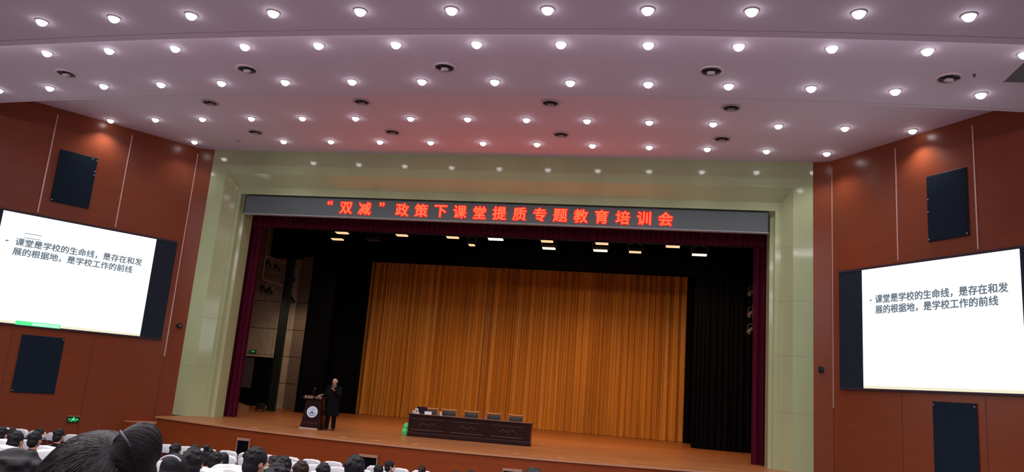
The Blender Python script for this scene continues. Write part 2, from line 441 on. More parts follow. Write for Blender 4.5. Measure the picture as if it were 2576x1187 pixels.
# ------------------------------------------------------------------ proscenium frame
t = thing('proscenium_frame', 'wide polished cream marble frame around the stage opening', 'stage frame')
prof = [(0, 0), (.61, 0), (.91, .44), (1.10, .44), (1.13, .62), (1.24, .66), (1.25, 1.25), (0.0, 1.25)]   # inward distance, depth
topd = [(0, 0), (.88, 0), (1.29, .44), (1.57, .44), (1.585, .62), (1.62, .66), (1.62, 1.25), (0, 1.25)]
for s, nm in ((-1, 'left'), (1, 'right')):
    m = MB()
    lo = [m.bm.verts.new((s*(10.8-a), b, 0)) for a, b in prof]
    hi = [m.bm.verts.new((s*(10.8-a), b, H1-c)) for (a, b), (c, _) in zip(prof, topd)]
    n = len(prof)
    for i in range(n): m.bm.faces.new((lo[i], lo[(i+1) % n], hi[(i+1) % n], hi[i]))
    m.bm.faces.new(lo); o = m.build('side_pier', STONE, t)
    # stone slab joints
    m = MB()
    for z in (1.75, 3.5, 5.25, 7.0):
        for (a, b), (c, d) in zip(prof[:3], prof[1:4]):
            p = Vector((s*(10.8-a), b, z)); q = Vector((s*(10.8-c), d, z)); nrm = Vector((q.y-p.y, -(q.x-p.x), 0)).normalized()*(-s if False else 1)
            if nrm.y > 0: nrm = -nrm
            w = Vector((0, 0, .004)); off = nrm*.0015
            vs = [m.bm.verts.new(v) for v in (p-w+off, q-w+off, q+w+off, p+w+off)]; m.bm.faces.new(vs)
    m.build('slab_joints', STONE_J, o)
m = MB(); n = len(prof)
A = [m.bm.verts.new((-(10.8-a), b, H1-c)) for (a, b), (c, _) in zip(prof, topd)]
B = [m.bm.verts.new(((10.8-a), b, H1-c)) for (a, b), (c, _) in zip(prof, topd)]
for i in range(n): m.bm.faces.new((A[i], A[(i+1) % n], B[(i+1) % n], B[i]))
m.build('lintel', STONE, t)

# ------------------------------------------------------------------ stage platform
SA, SB = 3.74, .0215
def edge_y(x): return -SA + SB*x*x
t = thing('stage_platform', 'raised wooden stage with a curved red-brown front', 'stage')
N = 64; XS = [-10.45+20.9*i/N for i in range(N+1)]
m = MB()
f = [m.bm.verts.new((x, edge_y(x), 0)) for x in XS]; f2 = [m.bm.verts.new((x, edge_y(x), -.06)) for x in XS]
bk = [m.bm.verts.new((x, 1.6, 0)) for x in XS]; bk2 = [m.bm.verts.new((x, 1.6, -.06)) for x in XS]
for i in range(N):
    m.bm.faces.new((f[i], f[i+1], bk[i+1], bk[i])); m.bm.faces.new((f2[i], bk2[i], bk2[i+1], f2[i+1])); m.bm.faces.new((f[i], f2[i], f2[i+1], f[i+1]))
m.box(-15.08, 15.08, 1.6, 14.68, -.06, 0)
m.bm.faces.new((f[0], bk[0], bk2[0], f2[0])); m.bm.faces.new((f[N], f2[N], bk2[N], bk[N]))
m.build('deck', BOARDS, t)
def strip(x0, x1, d0, d1, z0, z1, N=64):
    m = MB(); xs = [x0+(x1-x0)*i/N for i in range(N+1)]
    v = [[m.bm.verts.new((x, edge_y(x)+d, z)) for x in xs] for d, z in ((d0, z0), (d1, z0), (d1, z1), (d0, z1))]
    for i in range(N):
        for j in range(4): m.bm.faces.new((v[j][i], v[j][i+1], v[(j+1) % 4][i+1], v[(j+1) % 4][i]))
    m.bm.faces.new([v[j][0] for j in range(4)]); m.bm.faces.new([v[j][N] for j in range(4)]); return m
strip(-10.47, 10.47, -.035, .0, -.05, -.0005).build('nosing', NOSE, t)
strip(-10.40, 10.40, .02, .3, ZF, -.06).build('apron', APRON, t)
for s in (-1, 1): MB().box(min(s*10.4, s*10.1), max(s*10.4, s*10.1), edge_y(10.4)+.05, .0, ZF, -.06).build('side_apron', APRON, t)
for x, y in ((-6.36, -2.30), (-3.18, -2.76), (-2.13, -2.79), (2.13, -2.81), (3.42, -2.72), (2.11, 2.64), (5.2, -2.4), (-.9, -2.82)):
    MB().box(x-.1, x+.1, y-.05, y+.05, .0, .003).build('floor_pocket', mat('pocket_plate', (.62, .42, .3), .4) if x == -6.36 else bpy.data.materials['pocket_plate'], t)
# steps beside the stage
t = thing('stage_steps', 'brown steps beside the left end of the stage front', 'steps')
def wall_x(y): return -(CX+dx_*(CY-y)/dy_) + .03      # x of the left wall surface at y
for k, (xr, xl, y0, y1, z) in enumerate(((-10.48, -10.72, -.60, -.24, -.16), (-10.72, None, -1.05, -.60, -.27))):
    if xl is None: xl = xr
    pts = [(xl, y0), (xr, y0), (xr, y1), (xl, y1)] if k == 0 else [(wall_x(y0), y0), (xr, y0), (xr, y1), (-11.2, -.24), (wall_x(-.3), -.3)]
    st = MB().prism(pts, 'z', ZF, z-.03).build('step', APRON, t)
    MB().prism(pts, 'z', z-.03, z).build('tread', NOSE, st)

# speaker niches set into the stage front
CABW = mat('niche_frame_wood', (.42, .24, .17), .4)
for i, (x0, x1, w) in enumerate(((-6.50, -6.07, 'leftmost of three, below the lectern'), (-2.27, -1.70, 'in the middle, below the desk'), (1.93, 2.48, 'rightmost of three, behind a dark head'))):
    yb = min(edge_y(x0), edge_y(x1))+.01
    t = thing('apron_speaker', 'black grille in tan frame on the stage front, ' + w, 'speaker', ((x0+x1)/2, yb, ZF), 0, 'grilles along the stage front')
    h = (-.29 if i == 0 else -.34)-ZF; w2 = (x1-x0)/2
    MB().box(-w2, w2, -.09, 0, h-.07, h, .004).build('top_rail', CABW, t)
    for s in (-1, 1): MB().box(min(s*w2, s*(w2-.025)), max(s*w2, s*(w2-.025)), -.08, 0, .0, h-.07).build('side_rail', CABW, t)
    MB().box(-w2+.025, w2-.025, -.05, -.0, .0, h-.07).build('grille', BLACKC, t)

# ------------------------------------------------------------------ LED banner
t = thing('led_banner', 'grey LED banner across the stage top with glowing red Chinese characters', 'banner', (0, 0, 0))
MB().box(-9.48, 9.48, .45, .62, 7.53, 8.215, .01).build('panel', BANNER, t)
m = MB(); m.box(-9.5, 9.5, .43, .64, 7.505, 7.535); m.build('bottom_rail', BANNERE, t)
m = MB(); m.box(-9.47, 9.47, .43, .64, 8.215, 8.23); m.box(-9.5, -9.48, .43, .64, 7.53, 8.23); m.box(9.48, 9.5, .43, .64, 7.53, 8.23); m.build('edge_frame', BLACKP, t)
CH = '“双减”政策下课堂提质专题教育培训会'
for i, ch in enumerate(CH):
    x = 0.36+.7215*(i-9); z = 7.865
    if ch in '“”': z = 7.92; x += (.07 if ch == '“' else -.07)
    g = glyph(ch, .50, .009, REDGLOW, x, z, .436, 'character', t, ext=.006)
    h = glyph(ch, .50, .036, REDHALO, 0, 0, .012, 'letter_halo', g, ext=.004)  # red bloom around the character, built as a wider glowing copy
    # centre by bounds
    for o in (g,):
        xs = [v.co.x for v in o.data.vertices]; zs = [v.co.z for v in o.data.vertices]
        cx_, cz_ = (min(xs)+max(xs))/2, (min(zs)+max(zs))/2
        if ch in '“”': tz = cz_ - (.12)
        else: tz = cz_
        o.data.transform(Matrix.Translation((-cx_, 0, -tz)))
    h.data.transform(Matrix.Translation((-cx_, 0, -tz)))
lamp('AREA', 'sign_glow', (0, .40, 7.9), 26, (1, .08, .03), t, size=11.5, rot=(R(-90), 0, 0), shape='RECTANGLE', size_y=.4)

# ------------------------------------------------------------------ drapes
def drape(name, x0, x1, y, z0, z1, amp, wl, m, parent, seed=0, res=.03, nz=10, flare=0, irregular=.6, ang=None):
    rnd = random.Random(seed); n = max(8, int((x1-x0)/res)); mb = MB()
    # irregular pleat phase
    ph = [0]; w = wl
    for i in range(n):
        if i % max(1, int(wl/res)) == 0: w = wl*(1+irregular*(rnd.random()-.5)*1.6)
        ph.append(ph[-1]+2*math.pi*res/w)
    rows = []
    for j in range(nz+1):
        tz = j/nz; z = z0+(z1-z0)*tz; row = []
        for i in range(n+1):
            x = x0+(x1-x0)*i/n
            a = amp*(.75+.5*noise.noise((x*1.3+seed, tz*1.2, seed)))
            yy = y + a*(math.sin(ph[i] + .5*noise.noise((x*.7, tz*2.2, seed+5))) + .35*math.sin(2.3*ph[i]+1.1+seed))
            if flare and tz < .12: yy -= flare*(1-tz/.12)**2*(.4+.6*math.sin(ph[i]*.5+seed))
            row.append(mb.bm.verts.new((x, yy, z)))
        rows.append(row)
    for j in range(nz):
        for i in range(n): mb.bm.faces.new((rows[j][i], rows[j][i+1], rows[j+1][i+1], rows[j+1][i]))
    if ang is not None: mb.xform(Matrix.Translation((x0, y, 0)) @ Matrix.Rotation(ang, 4, 'Z') @ Matrix.Translation((-x0, -y, 0)))
    return mb.build(name, m, parent, True)
t = thing('backdrop_curtain', 'wide gold pleated curtain hanging across the back of the stage', 'curtain')
drape('cloth', -9.6, 8.9, 12.5, .01, 8.9, .19, .36, GOLD, t, 3, .028, 16, .10, .9)
MB().tube([(-9.8, 12.5, 8.95), (9.1, 12.5, 8.95)], .03).build('rail', PIPE, t)
for nm, x0, x1, lab in (('L', -9.62, -9.17, 'narrow maroon velvet curtain gathered at the left of the stage opening'), ('R', 9.17, 9.62, 'narrow maroon velvet curtain gathered at the right of the stage opening')):
    t = thing('maroon_curtain', lab, 'curtain')
    drape('cloth', x0-(.9 if nm == 'L' else 0), x1+(.9 if nm == 'R' else 0), 1.55, .02, 8.6, .09, .2, MAROON, t, 11 if nm == 'L' else 12, .02, 12, 0, .5)
t = thing('maroon_valance', 'maroon velvet valance hanging below the LED banner', 'curtain')
drape('cloth', -9.7, 9.7, 1.42, 7.22, 8.7, .06, .22, MAROON, t, 21, .03, 3)
# black legs and border
LEGS = [(-10.25, -9.0, 8.5, 'near black side curtain left of the gold backdrop', BLACKC), (-10.3, -8.46, 11.55, 'far black side curtain touching the left edge of the gold backdrop', BLACKC),
        (7.6, 10.0, 8.15, 'near black side curtain right of the gold backdrop', BLACKC), (7.42, 9.9, 11.6, 'far black side curtain touching the right edge of the gold backdrop', BLACKC)]
for i, (x0, x1, y, lab, mm) in enumerate(LEGS):
    t = thing('black_side_curtain', lab, 'curtain', group='black side curtains')
    drape('cloth', x0, x1, y, .02, 9.5, .07, .24, mm, t, 30+i, .03, 8)
t = thing('dark_narrow_curtain', 'narrow dark teal curtain hanging in front of the grey backstage wall', 'curtain')
drape('cloth', -11.12, -10.68, 7.5, .02, 9.4, .07, .16, TEAL, t, 41, .02, 6)
t = thing('black_border', 'black border curtain above the gold backdrop', 'curtain')
drape('cloth', -11.8, 11.5, 8.0, 7.2, 9.9, .06, .3, BLACKC, t, 50, .04, 3)
t = thing('black_border', 'deeper black border curtain right above the gold cloth', 'curtain')
drape('cloth', -10.2, 9.6, 11.0, 7.6, 9.9, .06, .3, BLACKC, t, 51, .04, 3)
t = thing('black_mask', 'black masking cloth at the upper left behind the valance', 'curtain')
drape('cloth', -11.9, -10.15, 7.3, 6.95, 9.9, .06, .3, BLACKC, t, 52, .04, 3)

# ------------------------------------------------------------------ stage house behind the frame
struct('wall_stage_back', MB().box(-15.2, 15.2, 14.7, 15, -.1, 11), HOUSE)
struct('wall_stage_left', MB().box(-15.3, -15.1, 1.3, 15, -.1, 11), HOUSE)
struct('wall_stage_right', MB().box(15.1, 15.3, 1.3, 15, -.1, 11), HOUSE)
struct('wall_stage_front', MB().box(-15.3, -10.85, 1.0, 1.3, -.1, 11).box(10.85, 15.3, 1.0, 1.3, -.1, 11).box(-15.3, 15.3, 1.0, 1.3, 9.9, 11), HOUSE)
struct('ceiling_stage', MB().box(-15.3, 15.3, 1.0, 15, 11, 11.2), HOUSE)
# grey panelled wall at the back of the wings
for s, lab in ((-1, 'left'), (1, 'right')):
    t = thing('panelled_wall', 'grey panelled masonry wall behind the %s wing' % lab, 'wall panel')
    gaps = .012
    def panels(x0, x1, z0, z1, mm, nm, xs):
        m = MB()
        zz = [.0, 1.23, 2.56, 3.90, 5.30, 6.6, 7.9, 9.2, 10.5]
        for a, b in zip(zz, zz[1:]):
            if b <= z0+.01 or a >= z1: continue
            for c, d in zip(xs, xs[1:]):
                m.box(min(s*c, s*d)+gaps, max(s*c, s*d)-gaps, 11.0, 11.2, max(a, z0)+gaps, min(b, z1)-gaps, .004)
        return m.build(nm, mm, t)
    if s < 0:
        panels(0, 0, 2.56, 10.5, CONC, 'panels', [15.1, 13.1, 12.08])
        panels(0, 0, 0, 2.56, CONC, 'lower_panels', [12.62, 12.08])
        panels(0, 0, 0, 10.5, CONCR, 'rough_panels', [12.08, 11.1])
        MB().box(-15.1, -12.65, 10.86, 11.1, 2.44, 2.55, .01).build('lintel', mat('pale_lintel', (.5, .42, .36), .7), t)
        MB().box(-13.0, -12.0, 10.7, 10.98, .0, .05).build('plinth', CONC, t)
        MB().box(-15.1, -14.0, 11.0, 11.1, .86, 2.4).build('side_board', mat('purple_grey_board', (.10, .08, .10), .9), t)
    else:
        panels(0, 0, 0, 10.5, CONCR, 'panels', [15.1, 13.0, 11.5, 10.1])
    MB().box(min(s*15.1, s*10.1), max(s*15.1, s*10.1), 11.2, 11.35, .0, 10.6).build('backing', BLACKC, t)
t = thing('backstage_platform', 'low brown wooden platform on the stage floor behind the left curtain', 'platform', (-12.1, 7.6, 0), R(0))
MB().prism([(-1.9, 1.6), (-1.55, 1.6), (1.15, -2.0), (.8, -2.3)], 'z', .0, .25).build('box', mat('platform_wood', (.26, .14, .09), .7, var=((9, 9, 9), .3, 4)), t)
t = thing('floor_spotlight', 'small black lantern standing on the floor at the foot of the teal curtain', 'stage light', (-10.95, 6.6, 0))
m = MB(); m.box(-.16, .16, -.13, .13, .10, .36, .03); m.build('housing', BLACKP, t)
m = MB(); m.box(-.2, -.17, -.03, .03, 0, .28); m.box(.17, .2, -.03, .03, 0, .28); m.box(-.2, .2, -.05, .05, 0, .02); m.build('yoke', BLACKP, t)
def exit_sign(loc, rz, label, w, h, bright):
    t = thing('exit_sign', label, 'exit sign', loc, rz)
    MB().box(-w/2, w/2, -.05, 0, -h/2, h/2, .006).build('case', EXITD, t)
    gm = EXITG if bright else EXITG2
    m = MB(); y0, y1 = -.054, -.051
    k = h
    if bright:   # running figure leaving through a doorway, with an arrow
        m.box(-.06*k, .06*k, y0, y1, .22*k, .40*k)              # head
        m.prism([(-.16*k, -.05*k), (.12*k, -.05*k), (.14*k, .2*k), (-.06*k, .2*k)], 'y', y0, y1)
        m.prism([(-.42*k, .02*k), (-.12*k, .02*k), (-.08*k, .16*k), (-.38*k, .10*k)], 'y', y0, y1)
        m.prism([(.12*k, .08*k), (.42*k, -.02*k), (.44*k, .08*k), (.12*k, .18*k)], 'y', y0, y1)
        m.prism([(-.16*k, -.05*k), (-.02*k, -.05*k), (-.18*k, -.32*k), (-.44*k, -.30*k), (-.44*k, -.22*k), (-.26*k, -.22*k)], 'y', y0, y1)
        m.prism([(0, -.05*k), (.12*k, -.05*k), (.22*k, -.20*k), (.40*k, -.20*k), (.40*k, -.28*k), (.18*k, -.28*k)], 'y', y0, y1)
        m.build('running_figure', gm, t)
        m = MB(); m.prism([(.74*k, 0), (.58*k, .16*k), (.58*k, .06*k), (.46*k, .06*k), (.46*k, -.06*k), (.58*k, -.06*k), (.58*k, -.16*k)], 'y', y0, y1)
        m.prism([(-.74*k, 0), (-.58*k, .16*k), (-.58*k, .06*k), (-.5*k, .06*k), (-.5*k, -.06*k), (-.58*k, -.06*k), (-.58*k, -.16*k)], 'y', y0, y1)
        m.build('arrow', gm, t)
        MB().box(-w/2-.01, w/2+.01, -.06, 0, h/2, h/2+.015).build('top_cap', NOSE, t)
    else:
        MB().box(-w*.32, w*.32, y0, y1, -.02, h*.32).build('lit_strip', gm, t)
    return t
loc, rz = wall_root('L', 2.66, -.275)
exit_sign(loc, rz, 'green running-man exit sign low on the left wall', .36, .2, True)
exit_sign((-14.05, 10.95, 2.66), 0, 'small dim green exit sign on the backstage wall above the dark doorway', .34, .20, False)

# side lighting ladders in the wings
def spot_can(parent, p, aim, size=.13, nm='lantern', mm=None):
    p = Vector(p); a = Vector(aim).normalized()
    q = a.to_track_quat('-Z', 'Y').to_matrix().to_4x4()
    m = MB().lathe([(.0001, .16), (size*.55, .15), (size*.75, .05), (size, -.10), (size*1.05, -.16), (size*.9, -.16), (size*.8, -.10), (.0001, -.08)], 16)
    m.xform(Matrix.Translation(p) @ q); o = m.build(nm, mm or BLACKP, parent, True)
    m = MB(); m.tube([(p.x-size*1.1, p.y, p.z), (p.x-size*1.1, p.y, p.z+.22), (p.x, p.y, p.z+.28), (p.x+size*1.1, p.y, p.z+.22), (p.x+size*1.1, p.y, p.z)], .014, 6)
    m.build('yoke', PIPE, o)
    return o
t = thing('lighting_ladder', 'suspended pipe ladder of small spotlights over the left wing', 'lighting rig')
X = -11.15
MB().tube([(X, 5.55, 9.6), (X, 5.55, 5.75)], .035).build('upright', PIPE, t); MB().tube([(X, 8.7, 9.6), (X, 8.7, 5.4)], .035).build('upright', PIPE, t)
MB().tube([(X, 5.5, 6.78), (X, 8.9, 6.78)], .035).build('cross_pipe', PIPE, t); MB().tube([(X, 5.5, 5.72), (X, 8.9, 5.72)], .04).build('cross_pipe', PIPE, t)
for (y, z) in ((5.8, 6.45), (6.6, 6.42), (5.65, 5.32), (6.25, 5.30), (8.25, 6.2), (8.5, 5.2)):
    spot_can(t, (X+.02, y, z), (.6, -.55, -.75), .14)
for (x, y, z, tx) in ((X+.1, 6.0, 5.0, .0), (X+.1, 8.9, 4.8, -.1)):  # added spots to brighten the grey wing wall, aimed apart from the lanterns
    d = Vector((-.35 if y < 7 else -.25, 1, -.9)); lamp('SPOT', 'wing_fill_light', (x, y, z), 75, (1, .72, .48), t, size=.06, rot=d.to_track_quat('-Z', 'Y').to_euler(), spot_size=R(110), spot_blend=.9)
t = thing('lighting_ladder', 'suspended pipe ladder of small spotlights beside the right maroon curtain', 'lighting rig')
X = 9.98
m = MB(); m.tube([(X, 7.75, 9.6), (X, 7.75, 5.3)], .04).build('upright', PIPE, t)
for z in (6.95, 6.1, 5.25):
    MB().tube([(X, 8.0, z-.02), (X+.05, 6.3, z)], .035).build('cross_pipe', PIPE, t)
for (y, z) in ((7.5, 6.8), (7.95, 6.6), (7.5, 6.0), (7.95, 5.7), (7.4, 5.05), (8.0, 5.0)):
    spot_can(t, (X+(.09 if y < 7.7 else -.09), y, z), (-.6, -.3, -.8), .09, mm=PIPE)

# overhead flood lights on two pipes
for nm, y, z, lab in (('A', 3.5, 7.97, 'front lighting pipe over the stage'), ('B', 5.3, 7.97, 'second lighting pipe over the stage')):
    t = thing('lighting_pipe', lab, 'lighting rig')
    m = MB(); m.tube([(-9.8, y, z+.02), (9.8, y, z+.02)], .03); m.build('pipe', BLACKP, t)
    for x in (-9, -4.5, 0, 4.5, 9): MB().tube([(x, y, z), (x, y, 11.0)], .006, 5).build('hanging_wire', BLACKP, t)
def flood(x, y, z, w, lit, label, hot=False, h=.17):
    t = thing('flood_light', label, 'stage light', (x, y, z), 0, 'stage flood lights')
    m = MB(); m.box(-w/2, w/2, -.015, .015, .0, h); m.box(-w/2, w/2, .25, .28, -.02, h); m.box(-w/2, -w/2+.02, 0, .28, 0, h); m.box(w/2-.02, w/2, 0, .28, 0, h); m.box(-w/2, w/2, 0, .28, h, h+.02)
    m.build('housing', BLACKP, t)
    m = MB(); m.tube([(-w/2-.03, .1, .05), (-w/2-.03, .1, h+.14), (0, .1, h+.26), (w/2+.03, .1, h+.14), (w/2+.03, .1, .05)], .013, 6); m.build('yoke', BLACKP if not lit else PIPE, t)
    if lit:
        m = MB(); m.prism([(.015, -.015), (.25, -.045), (.25, h-.03), (.23, h-.03), (.13, .03), (.03, .01)], 'x', -w/2+.02, w/2-.02)
        m.build('lamp', GLOWH if hot else GLOW, t)
        o = lamp('SPOT', 'flood_beam', (0, .12, -.09), STAGE_W*(1.0 if w > .4 else .35), STAGE, t, size=.12, rot=(R(22), 0, 0), spot_size=R(166 if x > 1 and y < 4 else 122), spot_blend=.8)
    else:
        MB().box(-w/2+.02, w/2-.02, .03, .24, .01, .03).build('lamp', mat('dead_lamp', (.12, .14, .13), .3) if 'dead_lamp' not in bpy.data.materials else bpy.data.materials['dead_lamp'], t)
    return t
FA = [(-6.81, .55), (-4.24, .5), (-2.12, .52), (-.37, .62), (1.68, .5), (3.81, .52), (6.48, .55)]
for i, (x, w) in enumerate(FA):
    pos = 'leftmost' if i == 0 else ('rightmost' if i == 6 else ORD[i]+' from the left')
    flood(x, 3.4, 7.56, w, True, 'glowing orange flood light under the valance, front row, ' + pos, i == 3)
FB = [(-7.78, .55, 1), (-6.15, .6, 0), (-1.76, .28, 1), (1.52, .56, 1), (3.64, .6, 1), (5.04, .52, 1), (7.57, .6, 1)]
for i, (x, w, lit) in enumerate(FB):
    pos = 'leftmost' if i == 0 else ('rightmost' if i == 6 else ORD[i]+' from the left')
    flood(x, 5.2, 7.63, w, bool(lit), ('bright' if lit else 'unlit') + ' flood light hanging in the lower rear row, ' + pos, i in (3, 4, 6), .11)

# ------------------------------------------------------------------ wall speakers, screens
def speaker_panel(side, u0, u1, z0, z1, label, screws):
    loc, rz = wall_root(side, (u0+u1)/2, (z0+z1)/2)
    t = thing('wall_speaker', label, 'speaker', loc, rz, 'black wall speakers'); w = (u1-u0)/2; h = (z1-z0)/2
    MB().box(-w, w, -.035, 0, -h, h, .006).build('frame', BEZEL, t)
    MB().box(-w+.015, w-.015, -.05, -.03, -h+.015, h-.015, .004).build('grille', GRILLE, t)
    for (a, b) in screws: MB().lathe([(.0001, -.064), (.02, -.062), (.024, -.05)], 10, (a*w*.93, 0, b*h*.93), 'y').build('screw', SILVER, t)
speaker_panel('L', 3.40, 4.59, 6.69, 8.49, 'black rectangular wall speaker high on the left wall, above the screen', [(.75, 1), (1, .95), (1, .5), (1, .35), (-1, -1)])
speaker_panel('L', 3.36, 4.60, .51, 2.32, 'black rectangular wall speaker on the left wall, below the screen', [(-1, -1), (1, 1)])
speaker_panel('R', 3.46, 4.65, 6.64, 8.51, 'black rectangular wall speaker high on the right wall, above the screen', [(-1, .3), (-1, -.1), (-1, -1), (1, -1)])
speaker_panel('R', 3.42, 4.65, .52, 2.35, 'black rectangular wall speaker on the right wall, below the screen', [(1, .97), (-1, .97)])
def screen_mat(name, tint):
    m = emat(name, tint, SCREEN_E); nt = m.node_tree; e = [n for n in nt.nodes if n.type == 'EMISSION'][0]
    tc = nt.nodes.new('ShaderNodeTexCoord'); nz = nt.nodes.new('ShaderNodeTexNoise'); nz.inputs['Scale'].default_value = .9; nz.inputs['Detail'].default_value = 3
    rp = nt.nodes.new('ShaderNodeValToRGB'); rp.color_ramp.elements[0].color = (*[c*.86 for c in tint], 1); rp.color_ramp.elements[1].color = (*tint, 1)
    rp.color_ramp.elements[0].position = .3; rp.color_ramp.elements[1].position = .45
    nt.links.new(tc.outputs['Object'], nz.inputs[0]); nt.links.new(nz.outputs['Fac'], rp.inputs[0]); nt.links.new(rp.outputs[0], e.inputs[0])
    return m
SCRM = screen_mat('lit_slide', (.90, 1.0, 1.0))
CREAM = emat('cream_strip', (1, .93, .70), .85)
GREENS = emat('green_strip', (.12, 1, .35), .9)
GREENL = emat('pale_green_strip', (.55, 1, .78), .95)
def screen(side, ua, ub, w0, w1, label):
    """housing from ua to ub, lit slide from w0 to w1 (metres from the corner)"""
    s = -1 if side == 'L' else 1
    loc, rz = wall_root(side, 0, 0)
    t = thing('projection_screen', label, 'screen', loc, rz)
    X = lambda u: s*u
    a, b = sorted((X(ua), X(ub))); c, d = sorted((X(w0), X(w1)))
    m = MB(); m.box(a, b, -.06, 0, 2.57, 6.16, .008); m.build('housing', SCRFRAME, t)
    MB().box(a, b, -.075, -.055, 6.10, 6.17).build('bezel', BEZEL, t); MB().box(a, b, -.075, -.055, 2.56, 2.62).build('bezel', BEZEL, t)
    MB().box(c, d, -.068, -.058, 2.66, 6.10).build('slide', SCRM, t)
    MB().box(c, d, -.071, -.060, 2.62, 2.70).build('cream_band', CREAM, t)
    return t
t = screen('L', .28, 6.9, 1.04, 5.80, 'lit white slide screen on the left wall with two lines of Chinese text')
L1, L2 = '课堂是学校的生命线，是存在和发', '展的根据地，是学校工作的前线'
text_line(L1, .265, .0095, TEXTM, -5.32, .262, 5.17, -.074, 'text_line', t)
text_line(L2, .265, .0095, TEXTM, -5.34, .262, 4.86, -.074, 'text_line', t)
MB().box(-5.11, -4.62, -.074, -.070, 5.49, 5.515).box(-5.11, -4.62, -.074, -.070, 5.345, 5.37).build('double_rule', TEXTM, t)
MB().prism([(-5.60, 5.13), (-5.47, 5.17), (-5.56, 5.21)], 'y', -.074, -.070).build('bullet_mark', TEXTM, t)
MB().box(-4.86, -3.58, -.084, -.062, 2.60, 2.73).build('green_taskbar', GREENS, t)
MB().box(-4.4, -3.62, -.088, -.084, 2.62, 2.70).build('pale_taskbar_items', GREENL, t)
t = screen('R', .35, 6.9, 1.24, 5.94, 'lit white slide screen on the right wall with two lines of Chinese text')
text_line(L1, .265, .0095, TEXTM, 1.70, .262, 5.17, -.074, 'text_line', t)
text_line(L2, .265, .0095, TEXTM, 1.70, .262, 4.86, -.074, 'text_line', t)
MB().prism([(1.50, 5.13), (1.62, 5.17), (1.53, 5.20)], 'y', -.074, -.070).build('bullet_mark', TEXTM, t)
m = MB(); m.box(3.4, 5.3, -.072, -.06, 2.565, 2.60); m.build('metal_rail', STRIP, t)
# little wall boxes
for s, lab in ((-1, 'small black device on the wall strip left of the marble frame'), (1, 'small black device on the wall strip right of the marble frame')):
    t = thing('wall_device', lab, 'wall device', (s*11.02, -.075, 3.13), s*R(17.4))
    m = MB(); m.box(-.1, .1, -.02, .0, -.1, .1, .004); m.build('back_plate', BLACKP, t)
    m = MB(); m.box(-.075, .03, -.11, -.02, -.06, .06, .01); m.lathe([(.0001, -.135), (.03, -.13), (.035, -.10)], 12, (-.02, 0, 0), 'y'); m.build('body', BLACKP, t)
    MB().box(.045, .085, -.05, -.02, -.03, .05, .004).build('bracket', SILVER, t)

# ------------------------------------------------------------------ lectern
t = thing('lectern', 'dark mahogany lectern with a round emblem and gold letters', 'lectern', (-5.17, -.62, 0), R(4))
m = MB()
def tapered(m, w0, w1, d0, d1, z0, z1):
    v = [m.bm.verts.new(p) for p in ((-w0, -d0, z0), (w0, -d0, z0), (w0, d0, z0), (-w0, d0, z0), (-w1, -d1, z1), (w1, -d1, z1), (w1, d1, z1), (-w1, d1, z1))]
    for q in ((0, 3, 2, 1), (4, 5, 6, 7), (0, 1, 5, 4), (1, 2, 6, 5), (2, 3, 7, 6), (3, 0, 4, 7)): m.bm.faces.new([v[i] for i in q])
tapered(m, .345, .345, .25, .25, .06, .16); m.build('plinth', MAHOG, t)
MB().box(-.37, .26, -.30, -.255, 0, .05, .006).build('foot_strip', mat('pale_foot_strip', (.5, .42, .36), .5), t)
MB().box(-.36, .36, -.255, .26, .0, .06).build('base', MAHOG, t)
m = MB(); tapered(m, .33, .25, .235, .18, .16, .98); m.build('body', MAHOG, t)
m = MB(); tapered(m, .25, .36, .18, .25, .98, 1.0); m.prism([(-.27, 1.0), (.27, 1.0), (.27, 1.10), (-.27, 1.05)], 'x', -.40, .40)
m.build('top', MAHOG, t)
nb = MB().box(-.36, .36, -.30, -.27, .985, 1.075, .004).build('name_board', MAHOG, t)
nm = thicken(text_mesh('莒县第一中学', .10, 0, .003), .0022, 4); nm.materials.clear(); nm.materials.append(GOLDL)
for q in nm.polygons: q.material_index = 0
put('gold_lettering', nm, nb, (0, -.305, 1.03))
tilt = math.atan2(.055, .82)
em = MB(); em.lathe([(.0001, -.012), (.178, -.012), (.188, 0), (.178, .006)], 32, (0, 0, 0), 'y'); em.xform(Matrix.Translation((0, -.215, .56)) @ Matrix.Rotation(-tilt, 4, 'X'))
emo = em.build('emblem', EMBW, t)
m = MB()
for k in range(22):
    a = R(200+140*k/21); m.box(.118*math.cos(a)-.012, .118*math.cos(a)+.012, -.016, -.012, .118*math.sin(a)-.010, .118*math.sin(a)+.010)
m.prism([(-.05, -.06), (.05, -.06), (.06, .0), (.03, -.01), (.035, .03), (0, .01), (-.035, .03), (-.03, -.01), (-.07, .01)], 'y', -.016, -.012)
m.tube([(.085*math.cos(R(a)), -.0135, .02+.085*math.sin(R(a))) for a in range(20, 175, 12)], .004, 5)
m.box(-.004, .004, -.016, -.012, .0, .10)
m.xform(Matrix.Translation((0, -.215, .56)) @ Matrix.Rotation(-tilt, 4, 'X')); m.build('emblem_drawing', EMBB, emo)
m = MB(); m.box(-.28, .28, -.240, -.236, .19, .20); m.box(-.24, .24, -.2385, -.234, .225, .232); m.build('carved_line', MAHOGE, t)
MB().tube([(-.12, .0, 1.09), (-.11, -.02, 1.2), (-.06, -.06, 1.31)], [.006, .005, .005], 6).ell((-.055, -.065, 1.325), (.02, .02, .03)).build('microphone', mat('mic_grey', (.12, .13, .13), .4), t, True)

